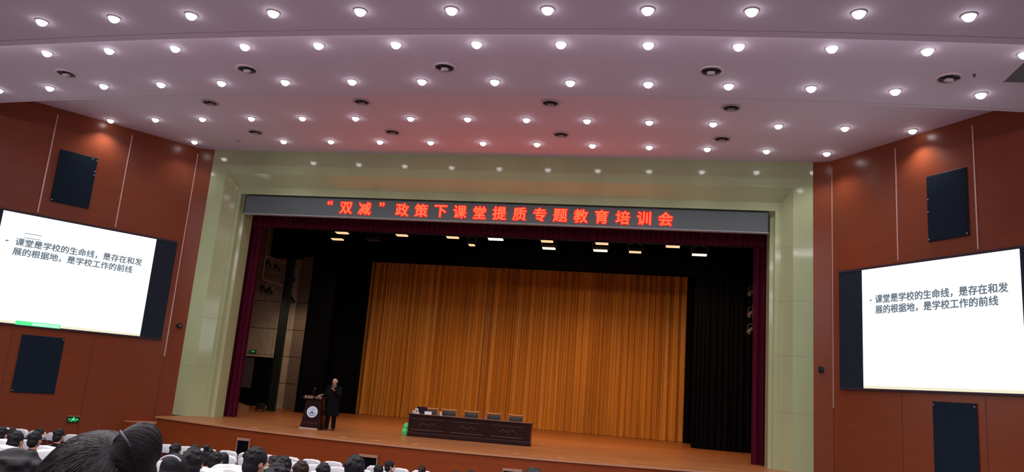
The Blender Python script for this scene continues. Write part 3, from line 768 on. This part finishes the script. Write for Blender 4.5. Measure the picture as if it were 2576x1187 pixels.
# ------------------------------------------------------------------ long desk
DR = R(4.4)
t = thing('conference_table', 'long dark mahogany desk with three carved front panels', 'table', (-.08, .62, 0), DR)
m = MB(); m.box(-2.07, 2.07, -.26, -.23, .10, .70); m.build('front_board', MAHOG, t)
MB().box(-2.09, 2.09, -.28, .30, 0, .10, .01).build('plinth', MAHOG, t)
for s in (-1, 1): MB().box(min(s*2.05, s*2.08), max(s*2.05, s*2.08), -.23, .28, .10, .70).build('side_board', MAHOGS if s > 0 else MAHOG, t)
MB().box(-2.11, 2.11, -.30, .34, .70, .735, .008).build('top_edge', MAHOG, t)
MB().box(-2.09, 2.09, -.28, .32, .735, .75, .004).build('tabletop', MAHOGT, t)
for k, (x0, x1) in enumerate(((-2.0, -.84), (-.64, .50), (.73, 1.87))):
    p = MB().box(x0, x1, -.275, -.26, .22, .60, .006).build('front_panel', MAHOG, t)
    m = MB(); m.box(x0+.02, x1-.02, -.285, -.272, .585, .60, .003); m.box(x0+.02, x1-.02, -.285, -.272, .22, .245, .003); m.build('moulding', MAHOGE, p)
    cx_ = (x0+x1)/2; zs = (.39, .47, .39, .47, .39); m = MB()
    m.tube([(cx_+(i-2)*.148, -.278, z) for i, z in enumerate((.385, .465, .39, .465, .385))], .009, 6); m.build('zigzag_carving', MAHOGE, p)
MB().box(-2.09, 2.09, -.29, -.278, .125, .14, .003).build('lower_moulding', MAHOGE, t)
dm = Matrix.Translation((-.08, .62, 0)) @ Matrix.Rotation(DR, 4, 'Z')
def on_desk(x, y, z=.75): return tuple(dm @ Vector((x, y, z)))
# things on the desk
t = thing('laptop', 'dark open laptop at the left end of the desk', 'laptop', on_desk(-1.72, .08), DR+R(6))
MB().box(-.18, .18, -.04, .2, 0, .02, .005).build('keyboard_base', BLACKP, t)
m = MB().box(-.18, .18, -.005, .005, 0, .23, .004); m.xform(Matrix.Translation((0, -.04, .015)) @ Matrix.Rotation(R(14), 4, 'X')); m.build('lid', mat('laptop_lid', (.02, .008, .02), .4), t)
t = thing('glass_cup', 'small white paper cup at the left corner of the desk', 'cup', on_desk(-1.99, -.05))
MB().lathe([(.028, 0), (.036, .085), (.033, .085), (.026, .006), (.0001, .006)], 20).build('cup', PAPER, t, True)
t = thing('document_stand', 'white printed folder leaning beside the laptop', 'document', on_desk(-1.86, -.10), DR+R(-8))
m = MB(); m.prism([(-.09, 0), (.12, 0), (.06, .06), (.03, .17), (-.07, .18)], 'y', -.004, .004); m.xform(Matrix.Rotation(R(-12), 4, 'X')); m.build('sheet', PAPER, t)
m = MB(); m.prism([(-.05, .03), (.03, .04), (.01, .13), (-.04, .14)], 'y', -.007, -.004); m.xform(Matrix.Rotation(R(-12), 4, 'X')); m.build('picture', mat('printed_grey', (.25, .22, .18), .7), t)
t = thing('name_plate', 'white tent name plate near the left end of the desk', 'name plate', on_desk(-1.46, -.12), DR)
MB().prism([(-.05, 0), (.05, 0), (0, .10)], 'x', -.12, .12).build('tent', PAPER, t)
m = MB(); m.box(-.08, .08, -.002, .002, .02, .055); m.xform(Matrix.Translation((0, -.047, 0)) @ Matrix.Rotation(R(-27), 4, 'X')); m.build('label_text', mat('plate_brown', (.3, .1, .06), .6), t)
t = thing('folded_paper', 'small folded white paper standing on the desk past the first chair', 'paper', on_desk(-1.04, .0), DR)
m = MB(); m.prism([(-.04, 0), (.01, 0), (-.01, .13), (-.05, .13)], 'y', -.003, .003); m.prism([(.01, 0), (.05, 0), (-.008, .13)], 'y', .0, .005); m.build('sheet', PAPER, t)
t = thing('green_bag', 'bright green plastic bag on the stage floor at the left end of the desk', 'bag', (-2.27, .42, 0))
m = MB(); m.ell((0, 0, .13), (.13, .13, .14)); m.ell((.02, 0, .29), (.11, .11, .13)); m.box(-.09, .09, -.1, .1, 0, .08, .03)
m.build('bag', GREENB, t, True); m = MB(); m.tube([(-.02, 0, .36), (0, 0, .42), (.05, 0, .36)], .012, 6).build('handle', GREENB, t, True)

# chairs behind the desk
def make_chair():
    t = thing('desk_chair', '', 'chair')
    MB().box(-.24, .24, -.22, .24, .42, .50, .03).build('seat', LEATHER, t, True)
    m = MB().box(-.23, .23, -.03, .03, .55, .87, .025); m.build('backrest', LEATHER, t, True)
    m = MB(); m.tube([(-.29, 0, .945), (-.22, -.005, .92), (0, -.01, .905), (.22, -.005, .92), (.29, 0, .945)], [.018, .03, .03, .03, .018], 8); m.build('top_rail', TANW, t, True)
    for s in (-1, 1): MB().tube([(s*.26, .02, .93), (s*.25, .02, .5), (s*.25, .0, 0)], .02, 6).build('leg', TANW, t)
    for s in (-1, 1): MB().tube([(s*.25, .42, .66), (s*.25, .42, 0)], .02, 6).build('leg', TANW, t)
    for s in (-1, 1): MB().tube([(s*.26, .0, .68), (s*.26, .42, .68)], .02, 6).build('armrest', TANW, t)
    return t
ch0 = make_chair(); lab = ['behind the white name plate, leftmost', 'second from the left', 'in the middle', 'second from the right', 'rightmost']
for i, x in enumerate((-1.62, -.94, -.14, .66, 1.44)):
    o = ch0 if i == 0 else copy_tree(ch0)
    p = on_desk(x, 1.0, 0); o.location = p; o.rotation_euler = (0, 0, DR+math.pi)
    o['label'] = 'black leather chair with tan top rail behind the desk, ' + lab[i]; o['group'] = 'chairs behind the desk'

# ------------------------------------------------------------------ people
def bake(mb, name, m, voxel=.01, smooth=2):
    me = mb.mesh('tmp', m); o = bpy.data.objects.new('tmp', me); COL.objects.link(o)
    r = o.modifiers.new('r', 'REMESH'); r.mode = 'VOXEL'; r.voxel_size = voxel; r.use_smooth_shade = True
    q = o.modifiers.new('s', 'SMOOTH'); q.factor = .6; q.iterations = smooth
    bpy.context.view_layer.update()
    out = bpy.data.meshes.new_from_object(o.evaluated_get(bpy.context.evaluated_depsgraph_get())); out.name = name
    bpy.data.objects.remove(o); bpy.data.meshes.remove(me)
    out.materials.clear(); out.materials.append(m)
    return out
def head_parts(mb, c, k=1.0):
    """skull, jaw, nose, brow, lips, ears around head centre c, facing +y"""
    x, y, z = c
    def P(a, b, d): return (x+a*k, y+b*k, z+d*k)
    def r(*v): return tuple(q*k for q in v)
    mb.ell(P(0, -.008, .025), r(.074, .094, .088)); mb.ell(P(0, .018, -.03), r(.062, .072, .082)); mb.ell(P(0, .050, -.075), r(.036, .034, .036))
    mb.cap(P(0, .088, .012), P(0, .112, -.022), .009*k, .014*k); mb.ell(P(0, .103, -.028), r(.019, .012, .010))
    mb.ell(P(0, .088, .028), r(.045, .012, .010)); mb.ell(P(-.034, .066, -.02), r(.022, .022, .022)); mb.ell(P(.034, .066, -.02), r(.022, .022, .022))
    mb.ell(P(0, .088, -.052), r(.025, .012, .006)); mb.ell(P(0, .087, -.061), r(.021, .012, .007))
    for s in (-1, 1): mb.ell(P(s*.077, -.004, -.005), r(.009, .020, .031), Matrix.Rotation(R(-12), 3, 'X'))
def hand(mb, w, d, n, curl=.35, side=1, k=1.0):
    """palm at w pointing along d, palm normal n; five fingers"""
    w = Vector(w); d = Vector(d).normalized(); n = Vector(n); n = (n-d*n.dot(d)).normalized(); l = d.cross(n)*side
    for a in (-.024, -.008, .008, .024): mb.cap(w+l*a*.8*k, w+d*.085*k+l*a*k, .014*k, .011*k)
    for a, ln in ((-.030, .068), (-.010, .080), (.010, .074), (.030, .056)):
        p = w+d*.09*k+l*a*k; ang = 0
        for j, f in enumerate((.45, .3, .25)):
            ang += curl*(1.0 if j else .7); q = p+(d*math.cos(ang)+n*math.sin(ang))*ln*f*k
            mb.cap(p, q, .0085*k-.0006*j, .008*k-.0006*j); p = q
    p = w+d*.025*k-l*.024*k
    for f, a in ((.036, .9), (.03, .5), (.024, .3)):
        q = p+(d*math.cos(a)-l*math.sin(a)*.8+n*curl*.6).normalized()*f*k; mb.cap(p, q, .011*k, .010*k); p = q

# seated figure, origin on the floor under the pelvis, facing +y
HC = (0, .03, 1.13)
mb = MB(); head_parts(mb, HC)
mb.cap((0, .0, .93), (0, .015, 1.08), .056, .054); mb.ell((0, -.03, .80), (.16, .10, .17)); mb.ell((0, -.04, .60), (.15, .11, .17)); mb.ell((0, -.02, .52), (.17, .13, .10))
for s in (-1, 1):
    mb.cap((s*.06, -.01, .93), (s*.165, -.02, .90), .05, .052)
    mb.cap((s*.18, -.02, .88), (s*.21, .03, .63), .045, .037); mb.cap((s*.21, .03, .63), (s*.09, .25, .57), .036, .026)
    hand(mb, (s*.09, .25, .57), (-s*.5, .8, -.1), (0, .1, -1), .35, s)
    mb.cap((s*.09, .0, .50), (s*.11, .42, .50), .078, .056); mb.cap((s*.11, .42, .49), (s*.11, .40, .10), .054, .036); mb.cap((s*.11, .37, .045), (s*.12, .53, .035), .036, .028)
BODY = bake(mb, 'seated_body', SKIN, .011, 2)
mb = MB(); mb.ell((0, -.03, .82), (.19, .125, .16)); mb.ell((0, -.04, .60), (.18, .14, .20)); mb.cap((0, -.005, .90), (0, .0, .955), .085, .07)
for s in (-1, 1):
    mb.cap((s*.06, -.01, .91), (s*.175, -.02, .885), .065, .066); mb.cap((s*.19, -.02, .88), (s*.225, .03, .63), .060, .052); mb.cap((s*.225, .03, .63), (s*.12, .20, .58), .050, .040)
JACKET = bake(mb, 'jacket_shape', CBLK, .014, 3)
mb = MB(); mb.ell((0, -.02, .51), (.19, .15, .10))
for s in (-1, 1): mb.cap((s*.09, .0, .50), (s*.11, .42, .50), .090, .068); mb.cap((s*.11, .42, .49), (s*.11, .40, .13), .066, .050)
TROUSERS = bake(mb, 'trousers_shape', TROU, .014, 2)
mb = MB()
for s in (-1, 1): mb.cap((s*.11, .355, .045), (s*.125, .55, .038), .045, .036)
SHOES = bake(mb, 'shoes_shape', BLACKP, .012, 1)
def hair_short(mb, k=1.0):
    mb.ell((0, .012, 1.165), (.086*k, .103*k, .098*k)); mb.ell((0, -.022, 1.10), (.078*k, .072*k, .08*k))
    rnd = random.Random(3)
    for i in range(46):   # uneven tufts
        a = rnd.uniform(0, 2*math.pi); e = rnd.uniform(.1, 1.45); p = Vector((.084*math.cos(a)*math.cos(e), .012+.10*math.sin(a)*math.cos(e), 1.165+.095*math.sin(e)))
        if p.y > .07: continue
        mb.ell(p, (.016, .018, .012))
mb = MB(); hair_short(mb); H_SHORT = bake(mb, 'short_hair', HAIR, .007, 2)
mb = MB(); mb.ell((0, .010, 1.165), (.092, .106, .10)); mb.ell((0, -.035, 1.08), (.092, .075, .12)); mb.ell((0, -.05, .98), (.088, .055, .12))
for s in (-1, 1): mb.cap((s*.075, .03, 1.14), (s*.08, .0, .96), .028, .024)
H_BOB = bake(mb, 'shoulder_length_hair', HAIR, .008, 3)
mb = MB(); hair_short(mb, 1.0); mb.ell((0, -.06, 1.275), (.045, .045, .038)); mb.ell((0, -.05, 1.245), (.03, .03, .03)); H_BUN = bake(mb, 'hair_with_bun', HAIR, .007, 2)
mb = MB(); hair_short(mb, .99); mb.ell((0, -.115, 1.17), (.035, .03, .035))
pts = [(.0, -.12, 1.17), (.01, -.16, 1.12), (.02, -.17, 1.03), (.02, -.15, .93)]
for a, b in zip(pts, pts[1:]): mb.cap(a, b, .032, .03)
H_TAIL = bake(mb, 'hair_with_ponytail', HAIR, .007, 2)
mb = MB(); hair_short(mb, .98)
for s in (-1, 1):
    for i in range(9):
        z = 1.20-.035*i; mb.ell((s*(.03+.005*i), -.085-.006*i, z), (.024, .022, .024))
H_BRAID = bake(mb, 'braided_hair', HAIR, .006, 1)
STY = {'short': H_SHORT, 'bob': H_BOB, 'bun': H_BUN, 'tail': H_TAIL, 'braid': H_BRAID}
def recol(me, m, cache={}):
    k = (me.name, m.name)
    if k not in cache: q = me.copy(); q.materials.clear(); q.materials.append(m); cache[k] = q
    return cache[k]
def seated(x, y, sc_, style, coat, label, yaw=0, hairm=None, shoulders=None):
    z = floor_z(y)
    t = thing('person', label, 'person', (x, y, z), R(yaw)); t.scale = (sc_, sc_, sc_)
    put('body', BODY, t)
    if style: put('hair', recol(STY[style], hairm) if hairm else STY[style], t)
    put('jacket', recol(JACKET, coat), t); put('trousers', TROUSERS, t); put('shoes', SHOES, t)
    return t

# theatre seat, origin on the floor under the sitter, facing +y
def make_seat():
    t = thing('auditorium_seat', '', 'seat')
    m = MB().box(-.25, .25, -.15, .30, .34, .42, .03); m.build('cushion', SEATC, t, True)
    m = MB(); m.prism([(-.24, .30), (.24, .30), (.25, .84), (.19, .925), (.0, .94), (-.19, .925), (-.25, .84)], 'y', -.235, -.165); m.build('backrest', SEATC, t)
    m = MB(); pr = [(-.255, .76), (.255, .76), (.262, .86), (.235, .93), (.18, .965), (0, .975), (-.18, .965), (-.235, .93), (-.262, .86)]
    m.prism(pr, 'y', -.262, -.145)
    ed = [e for e in m.bm.edges if abs(e.verts[0].co.y-e.verts[1].co.y) < .001]
    bmesh.ops.bevel(m.bm, geom=ed, offset=.022, segments=3, affect='EDGES', profile=.5)
    m.xform(Matrix.Translation((0, -.19, .3)) @ Matrix.Rotation(R(6), 4, 'X') @ Matrix.Translation((0, .19, -.3))); m.build('headrest_cover', WHITE, t, True)
    for s in (-1, 1):
        a = MB().box(s*.285-.03, s*.285+.03, -.2, .22, .55, .60, .012).build('armrest', MAHOGE, t, True)
        MB().box(s*.285-.02, s*.285+.02, -.12, .12, 0, .55).build('pedestal', BLACKP, t)
    return t
seat0 = make_seat(); used = [False]
def seat(x, y, label, sz=1.0, yaw=0, group=None, z=None):
    o = seat0 if not used[0] else copy_tree(seat0); used[0] = True
    o.location = (x, y, floor_z(y) if z is None else z); o.rotation_euler = (0, 0, R(yaw)); o.scale = (1, 1, sz)
    o['label'] = label
    if group: o['group'] = group
    return o
for i in range(27):
    x = -14.25+.585*i; y = -6.05+.0018*x*x
    seat(x, y, 'white-covered seat in the front row by the stage, %s from the left' % ORD[i], 1.0, yaw=math.degrees(.0036*x), group='front row seats')
for i in range(10):
    x = -4.9+.585*i; y = -7.05+.0018*x*x
    seat(x, y, 'white-covered seat in the second row from the stage, %s from the left' % ORD[i], 1.0, yaw=math.degrees(.0036*x), group='second row seats')
PEOPLE = [  # x, y, scale, hair, coat, yaw, label
 (4.05, -23.20, 1.0, 'short', CBLK, 10, 'person with short dark hair cropped by the bottom left corner, nearest the camera'),
 (-1.71, -13.54, .97, 'short', CBLK, 0, 'person with small dark head just right of the big hair bun'),
 (2.56, -20.13, .97, 'bob', CBLK, 15, 'person with smooth black hair and a white hairband beside the big hair bun'),
 (-1.81, -12.82, .97, 'short', CGRN, 0, 'person in dark green behind the large black head left of the aisle'),
 (2.16, -19.26, 1.0, 'short', CBLK, 20, 'person with large round black head and a visible ear, lower left'),
 (-.05, -15.34, .97, 'bun', CBLK, 0, 'person with a small topknot and a pale collar'),
 (.50, -16.07, .95, 'short', CRED, 0, 'person in dark red right of the topknot head'),
 (-.78, -13.66, .92, 'bob', CRED, 0, 'person with brownish hair next to the empty white-covered seat'),
 (2.40, -18.69, 1.04, 'short', CNAVY, -35, 'person in navy coat wearing a white mask, head turned right'),
 (1.64, -16.81, .97, 'tail', CBLK, 0, 'person with tied black hair right of the masked one'),
 (2.18, -17.66, .99, 'short', CBLK, 10, 'person with black hair leaning close to the tied-hair head'),
 (3.60, -20.67, .98, 'braid', CBLK, 20, 'person with braided hair at the bottom edge'),
 (2.18, -17.23, .96, 'short', CBLK, 0, 'person with brown highlight on the crown, in front of a white seat'),
 (2.04, -16.30, .95, 'short', CBLK, 0, 'person with narrow dark head and sloping shoulders between white seats'),
 (3.27, -18.52, 1.05, 'short', CBLK, 5, 'person with thick black hair covering part of the stage-front grille'),
 (1.30, -12.20, .95, 'short', CBLUE, 0, 'person with dark hair in a light blue jacket'),
 (.38, -8.90, 1.0, 'short', CGREY, -60, 'person in a pale grey coat with white mask, face turned right'),
 (1.02, -8.55, .97, 'tail', CBLK, 0, 'person with a hair knot in a white-covered seat near the stage'),
 (2.09, -9.93, .95, 'bob', CGRN, 0, 'person in dark green leaning forward at the bottom edge'),
 (2.27, -9.37, .97, 'short', CBLK, -60, 'person with small dark head turned right, right of the green coat'),
 (4.90, -18.75, 1.08, 'short', CBLK, 0, 'person with wide black head at the bottom edge, furthest right'),
 (-1.97, -16.56, .96, 'short', CBLK, 0, 'person with dark head between white seats, far left, left of a pair'),
 (-2.93, -15.15, .96, 'short', CBLK, 0, 'person with dark round head, far left, right of a pair'),
 (-7.37, -10.72, .93, 'short', CBLK, 0, 'person with small head against the red wall, far left'),
 (-7.59, -9.71, .96, 'short', CBLK, -50, 'person with small head and white mask under the exit sign, far left'),
 (-4.66, -13.90, .96, 'short', CRED, 0, 'person cut by the left edge of the picture'),
 (-4.87, -12.37, 1.0, 'short', CBLK, 0, 'person mostly hidden behind the large bun hair, under the exit sign'),
]
for i, (x, y, s_, st, coat, yaw, lab) in enumerate(PEOPLE):
    hm = HAIRB if i in (12, 17) else None
    p = seated(x, y, s_, st, coat, lab, yaw, hm)
    if i == 2:
        MB().tube([(.088*math.cos(a), .0-.02+.09*math.sin(a)*0-.06, 1.17+.085*math.sin(a)) for a in [R(d) for d in range(35, 150, 8)]], .006, 6).build('hairband', BAND, p, True)
    if i == 5:
        MB().tube([(.06*math.sin(R(d)), -.02-.075*math.cos(R(d)), 1.0) for d in range(-70, 71, 14)], .016, 8).build('collar', BAND, p, True)
    if i in (8, 16, 24):
        mb = MB(); mb.ell((0, .085, 1.085), (.062, .052, .048)); mb.build('face_mask', BAND, p, True)
    seat(x, y, 'white-covered seat occupied by the ' + ' '.join(lab.split()[:10]).rstrip(','), 1.0, yaw*0, group='occupied seats')
for (x, y, sz, lab) in ((1.09, -16.45, 1.14, 'empty white-covered seat left of the masked person, furthest of three'), (1.53, -17.22, 1.13, 'empty white-covered seat left of the masked person, middle of three'),
        (1.90, -17.92, 1.11, 'empty white-covered seat left of the masked person, nearest of three'), (2.04, -18.64, 1.16, 'white-covered seat corner showing beside the large round head'),
        (-1.66, -16.8, 1.10, 'white-covered seat at the left edge, nearer row'), (-1.0, -16.75, 1.11, 'white-covered seat beside the big hair bun, nearer row'),
        (-2.9, -15.44, 1.13, 'white-covered seat at the left edge, second row of white seats'), (.95, -15.2, 1.12, 'white-covered seat below the brown-highlighted head'), (1.45, -14.6, 1.12, 'white-covered seat right of the narrow dark head')):
    seat(x, y, lab, sz, group='empty white-covered seats')

# the big head with the bun, close to the camera
bx, by = 4.872, -23.931
t = thing('person', 'person with large black hair bun and grey clip, close to the camera', 'person', (bx, by, floor_z(by)), R(30)); t.scale = (1.062,)*3
put('body', BODY, t); put('jacket', JACKET, t); put('trousers', TROUSERS, t); put('shoes', SHOES, t)
mb = MB(); mb.ell((0, .0, 1.150), (.092, .116, .112)); mb.ell((0, -.03, 1.07), (.084, .085, .12)); HBASE = bake(mb, 'hair', HAIR, .007, 2); ho = put('hair', HBASE, t)
tie = Vector((.030, -.054, 1.234)); bc = Vector((.055, -.050, 1.234))
rnd = random.Random(5)
def strands(name, paths, r, parent, m):
    cu = bpy.data.curves.new(name, 'CURVE'); cu.dimensions = '3D'; cu.bevel_depth = r; cu.bevel_resolution = 0; cu.resolution_u = 3
    for p in paths:
        sp = cu.splines.new('POLY'); sp.points.add(len(p)-1)
        for q, v in zip(sp.points, p): q.co = (*v, 1)
    cu.materials.append(m); o = bpy.data.objects.new(name, cu); COL.objects.link(o); o.parent = parent
    dg = bpy.context.evaluated_depsgraph_get(); me = bpy.data.meshes.new_from_object(o.evaluated_get(dg)); bpy.data.objects.remove(o)
    me.polygons.foreach_set('use_smooth', [True]*len(me.polygons))
    return put(name, me, parent)
def on_head(a, e, lift):
    c = Vector((0, 0, 1.15)); return c + Vector(((.092+lift)*math.cos(e)*math.cos(a), (.116+lift)*math.cos(e)*math.sin(a), (.112+lift)*math.sin(e)))
paths = []
for i in range(1500):
    a = rnd.uniform(0, 2*math.pi); e = rnd.uniform(-.9, 1.3); p0 = on_head(a, e, .001+rnd.random()*.003)
    pth = []; n = 12; c = Vector((0, 0, 1.15))
    for k in range(n+1):
        u = k/n; p = p0.lerp(tie, u) - c
        sag = .006*math.sin(u*math.pi)*rnd.uniform(.4, 1)
        L = math.sqrt((p.x/.093)**2+(p.y/.117)**2+(p.z/.113)**2); p = p/max(L, .2)*(1.0+.015*math.sin(u*9+a*3)*.6) ; p = c + p*(1+sag*2+.01*rnd.random()*.3)
        pth.append(p)
    paths.append(pth)
strands('hair_strands', paths, .0006, ho, HAIRS)
mb = MB(); mb.ell(bc, (.036, .038, .049), Matrix.Rotation(R(18), 3, 'Y')); mb.ell(bc+Vector((.006, .01, -.04)), (.033, .034, .045)); mb.ell(tie+Vector((.004, .006, -.006)), (.022, .024, .03))
bun = put('bun', bake(mb, 'bun', HAIR, .005, 3), ho)
paths = []
for i in range(520):   # strands fan out of the clip and fold over the bun
    th = rnd.uniform(-1.45, 1.45); wob = rnd.uniform(-.06, .06); pth = []
    for k in range(13):
        a = -1.35+2.7*k/12
        v = Vector((math.sin(a)*.037, -math.cos(a)*math.cos(th)*.040, math.cos(a)*math.sin(th)*.051+wob*.02*k/12))
        pth.append(bc + Matrix.Rotation(R(18), 3, 'Y') @ (v*(1.0+.02*math.sin(a*3+th*5)+rnd.uniform(0, .02))))
    paths.append(pth)
strands('bun_strands', paths, .0006, bun, HAIRS)
# stray hairs
paths = []
for i in range(120):
    a = rnd.uniform(0, 2*math.pi); e = rnd.uniform(.1, 1.4); p = on_head(a, e, .0); d = (tie-p).normalized(); nrm = (p-Vector((0, 0, 1.15))).normalized()
    pth = [p+d*.006*k+nrm*(.0022*k+rnd.uniform(-.0006, .001)) for k in range(7)]; paths.append(pth)
strands('stray_hairs', paths, .00035, ho, HAIRS)
mb = MB(); mb.tube([bc+Vector((-.022, -.036, .038)), bc+Vector((-.012, -.044, .027)), bc+Vector((-.002, -.048, .016))], .0022, 8); mb.build('hair_clip', CLIPM, ho, True)

# ------------------------------------------------------------------ the speaker on the stage (facing the hall, -y)
t = thing('person', 'standing speaker in a long black coat holding a microphone beside the lectern', 'person', (-4.62, -.50, 0), R(6))
# built facing +y then turned round
rotm = Matrix.Rotation(math.pi, 4, 'Z')
mb = MB(); hc = (0.0, .035, 1.575); head_parts(mb, hc, .98)
mb.cap((0, -.01, 1.38), (0, .015, 1.52), .056, .056); mb.ell((0, 0, 1.27), (.165, .11, .17)); mb.ell((0, .01, 1.08), (.155, .12, .17)); mb.ell((0, 0, .93), (.165, .12, .12))
# right arm (viewer's left after turning) rests on the lectern; left arm lifts the microphone
sh = {1: (.185, -.01, 1.39), -1: (-.185, -.01, 1.39)}
elR, wrR = (.285, -.06, 1.145), (.335, .14, 1.135)
elL, wrL = (-.26, .10, 1.16), (-.065, .20, 1.31)
mb.cap(sh[1], elR, .048, .038); mb.cap(elR, wrR, .037, .027); hand(mb, wrR, (.35, .7, -.12), (0, -.1, -1), .25, 1, 1.1)
mb.cap(sh[-1], elL, .048, .038); mb.cap(elL, wrL, .037, .027); hand(mb, wrL, (.55, .15, .75), (.6, .3, -.3), 1.0, -1)
for s in (-1, 1):
    mb.cap((s*.06, -.0, 1.40), (s*.17, -.01, 1.385), .05, .05)
    mb.cap((s*.09, 0, .88), (s*.105, .02, .48), .082, .055); mb.cap((s*.105, .02, .48), (s*.115, -.01, .10), .055, .036); mb.cap((s*.115, -.03, .045), (s*.135, .12, .035), .038, .03)
mb.xform(rotm); put('body', bake(mb, 'speaker_body', SKINP, .008, 2), t)
mb = MB(); mb.tube([(0, 0, 1.40), (0, 0, 1.36), (0, 0, 1.28), (0, 0, 1.10), (0, 0, .80), (0, 0, .47)], [.11, .175, .215, .222, .232, .252], 28); mb.xform(Matrix.Diagonal((1, .62, 1, 1)))
mb.cap((0, -.03, 1.40), (0, -.02, 1.445), .085, .072)
for s in (-1, 1): mb.cap((s*.06, -.01, 1.40), (s*.20, -.01, 1.375), .068, .076)
mb.cap(sh[1], elR, .066, .056); mb.cap(elR, (.330, .10, 1.135), .054, .044); mb.cap(sh[-1], elL, .066, .056); mb.cap(elL, (-.10, .185, 1.28), .054, .044)
mb.xform(rotm); put('long_coat', bake(mb, 'coat', CBLK, .010, 3), t)
mb = MB()
for s in (-1, 1): mb.cap((s*.09, 0, .80), (s*.105, .015, .48), .10, .078); mb.cap((s*.105, .015, .48), (s*.115, -.01, .09), .078, .066)
mb.xform(rotm); put('trousers', bake(mb, 'trousers', TROU, .010, 2), t)
for s in (-1, 1):
    mb = MB(); mb.cap((s*.115, -.04, .045), (s*.135, .15, .04), .045, .038); mb.xform(rotm); put('shoe', bake(mb, 'shoe', BLACKP, .008, 1), t)
mb = MB(); mb.prism([(-.035, 1.46), (.035, 1.46), (.012, 1.34), (-.012, 1.34)], 'y', .098, .125); mb.xform(rotm); mb.build('shirt_front', SHIRT, t)
mb = MB(); mb.cap((-.05, .025, 1.47), (.05, .025, 1.47), .026, .026); mb.xform(rotm); mb.build('shirt_collar', SHIRT, t, True)
mb = MB()
for s in (-1, 1): mb.ell((s*.068, -.015, 1.60), (.014, .062, .040))
mb.ell((0, -.045, 1.61), (.070, .055, .062)); mb.ell((0, .012, 1.655), (.066, .074, .040)); mb.xform(rotm); put('hair', bake(mb, 'grey_hair', HAIRG, .006, 2), t)
for s in (-1, 1):
    mb = MB(); mb.ell((s*.030, .118, 1.583), (.011, .006, .007)); mb.xform(rotm); mb.build('eye', EYEM, t, True)
mb = MB(); mb.ell((0, .137, 1.519), (.022, .006, .006)); mb.xform(rotm); mb.build('mouth', LIPM, t, True)
# microphone held near the mouth
tm = thing('handheld_microphone', 'black microphone held up to the mouth of the standing speaker', 'microphone', (-4.62, -.50, 0), R(6))
mb = MB(); mb.tube([(-.055, .235, 1.33), (-.02, .205, 1.44)], [.013, .016], 10); mb.xform(rotm); mb.build('handle', BLACKP, tm, True)
mb = MB(); mb.ell((-.014, .20, 1.463), (.024, .024, .026)); mb.xform(rotm); mb.build('grille_head', mat('mic_head', (.05, .05, .05), .4), tm, True)
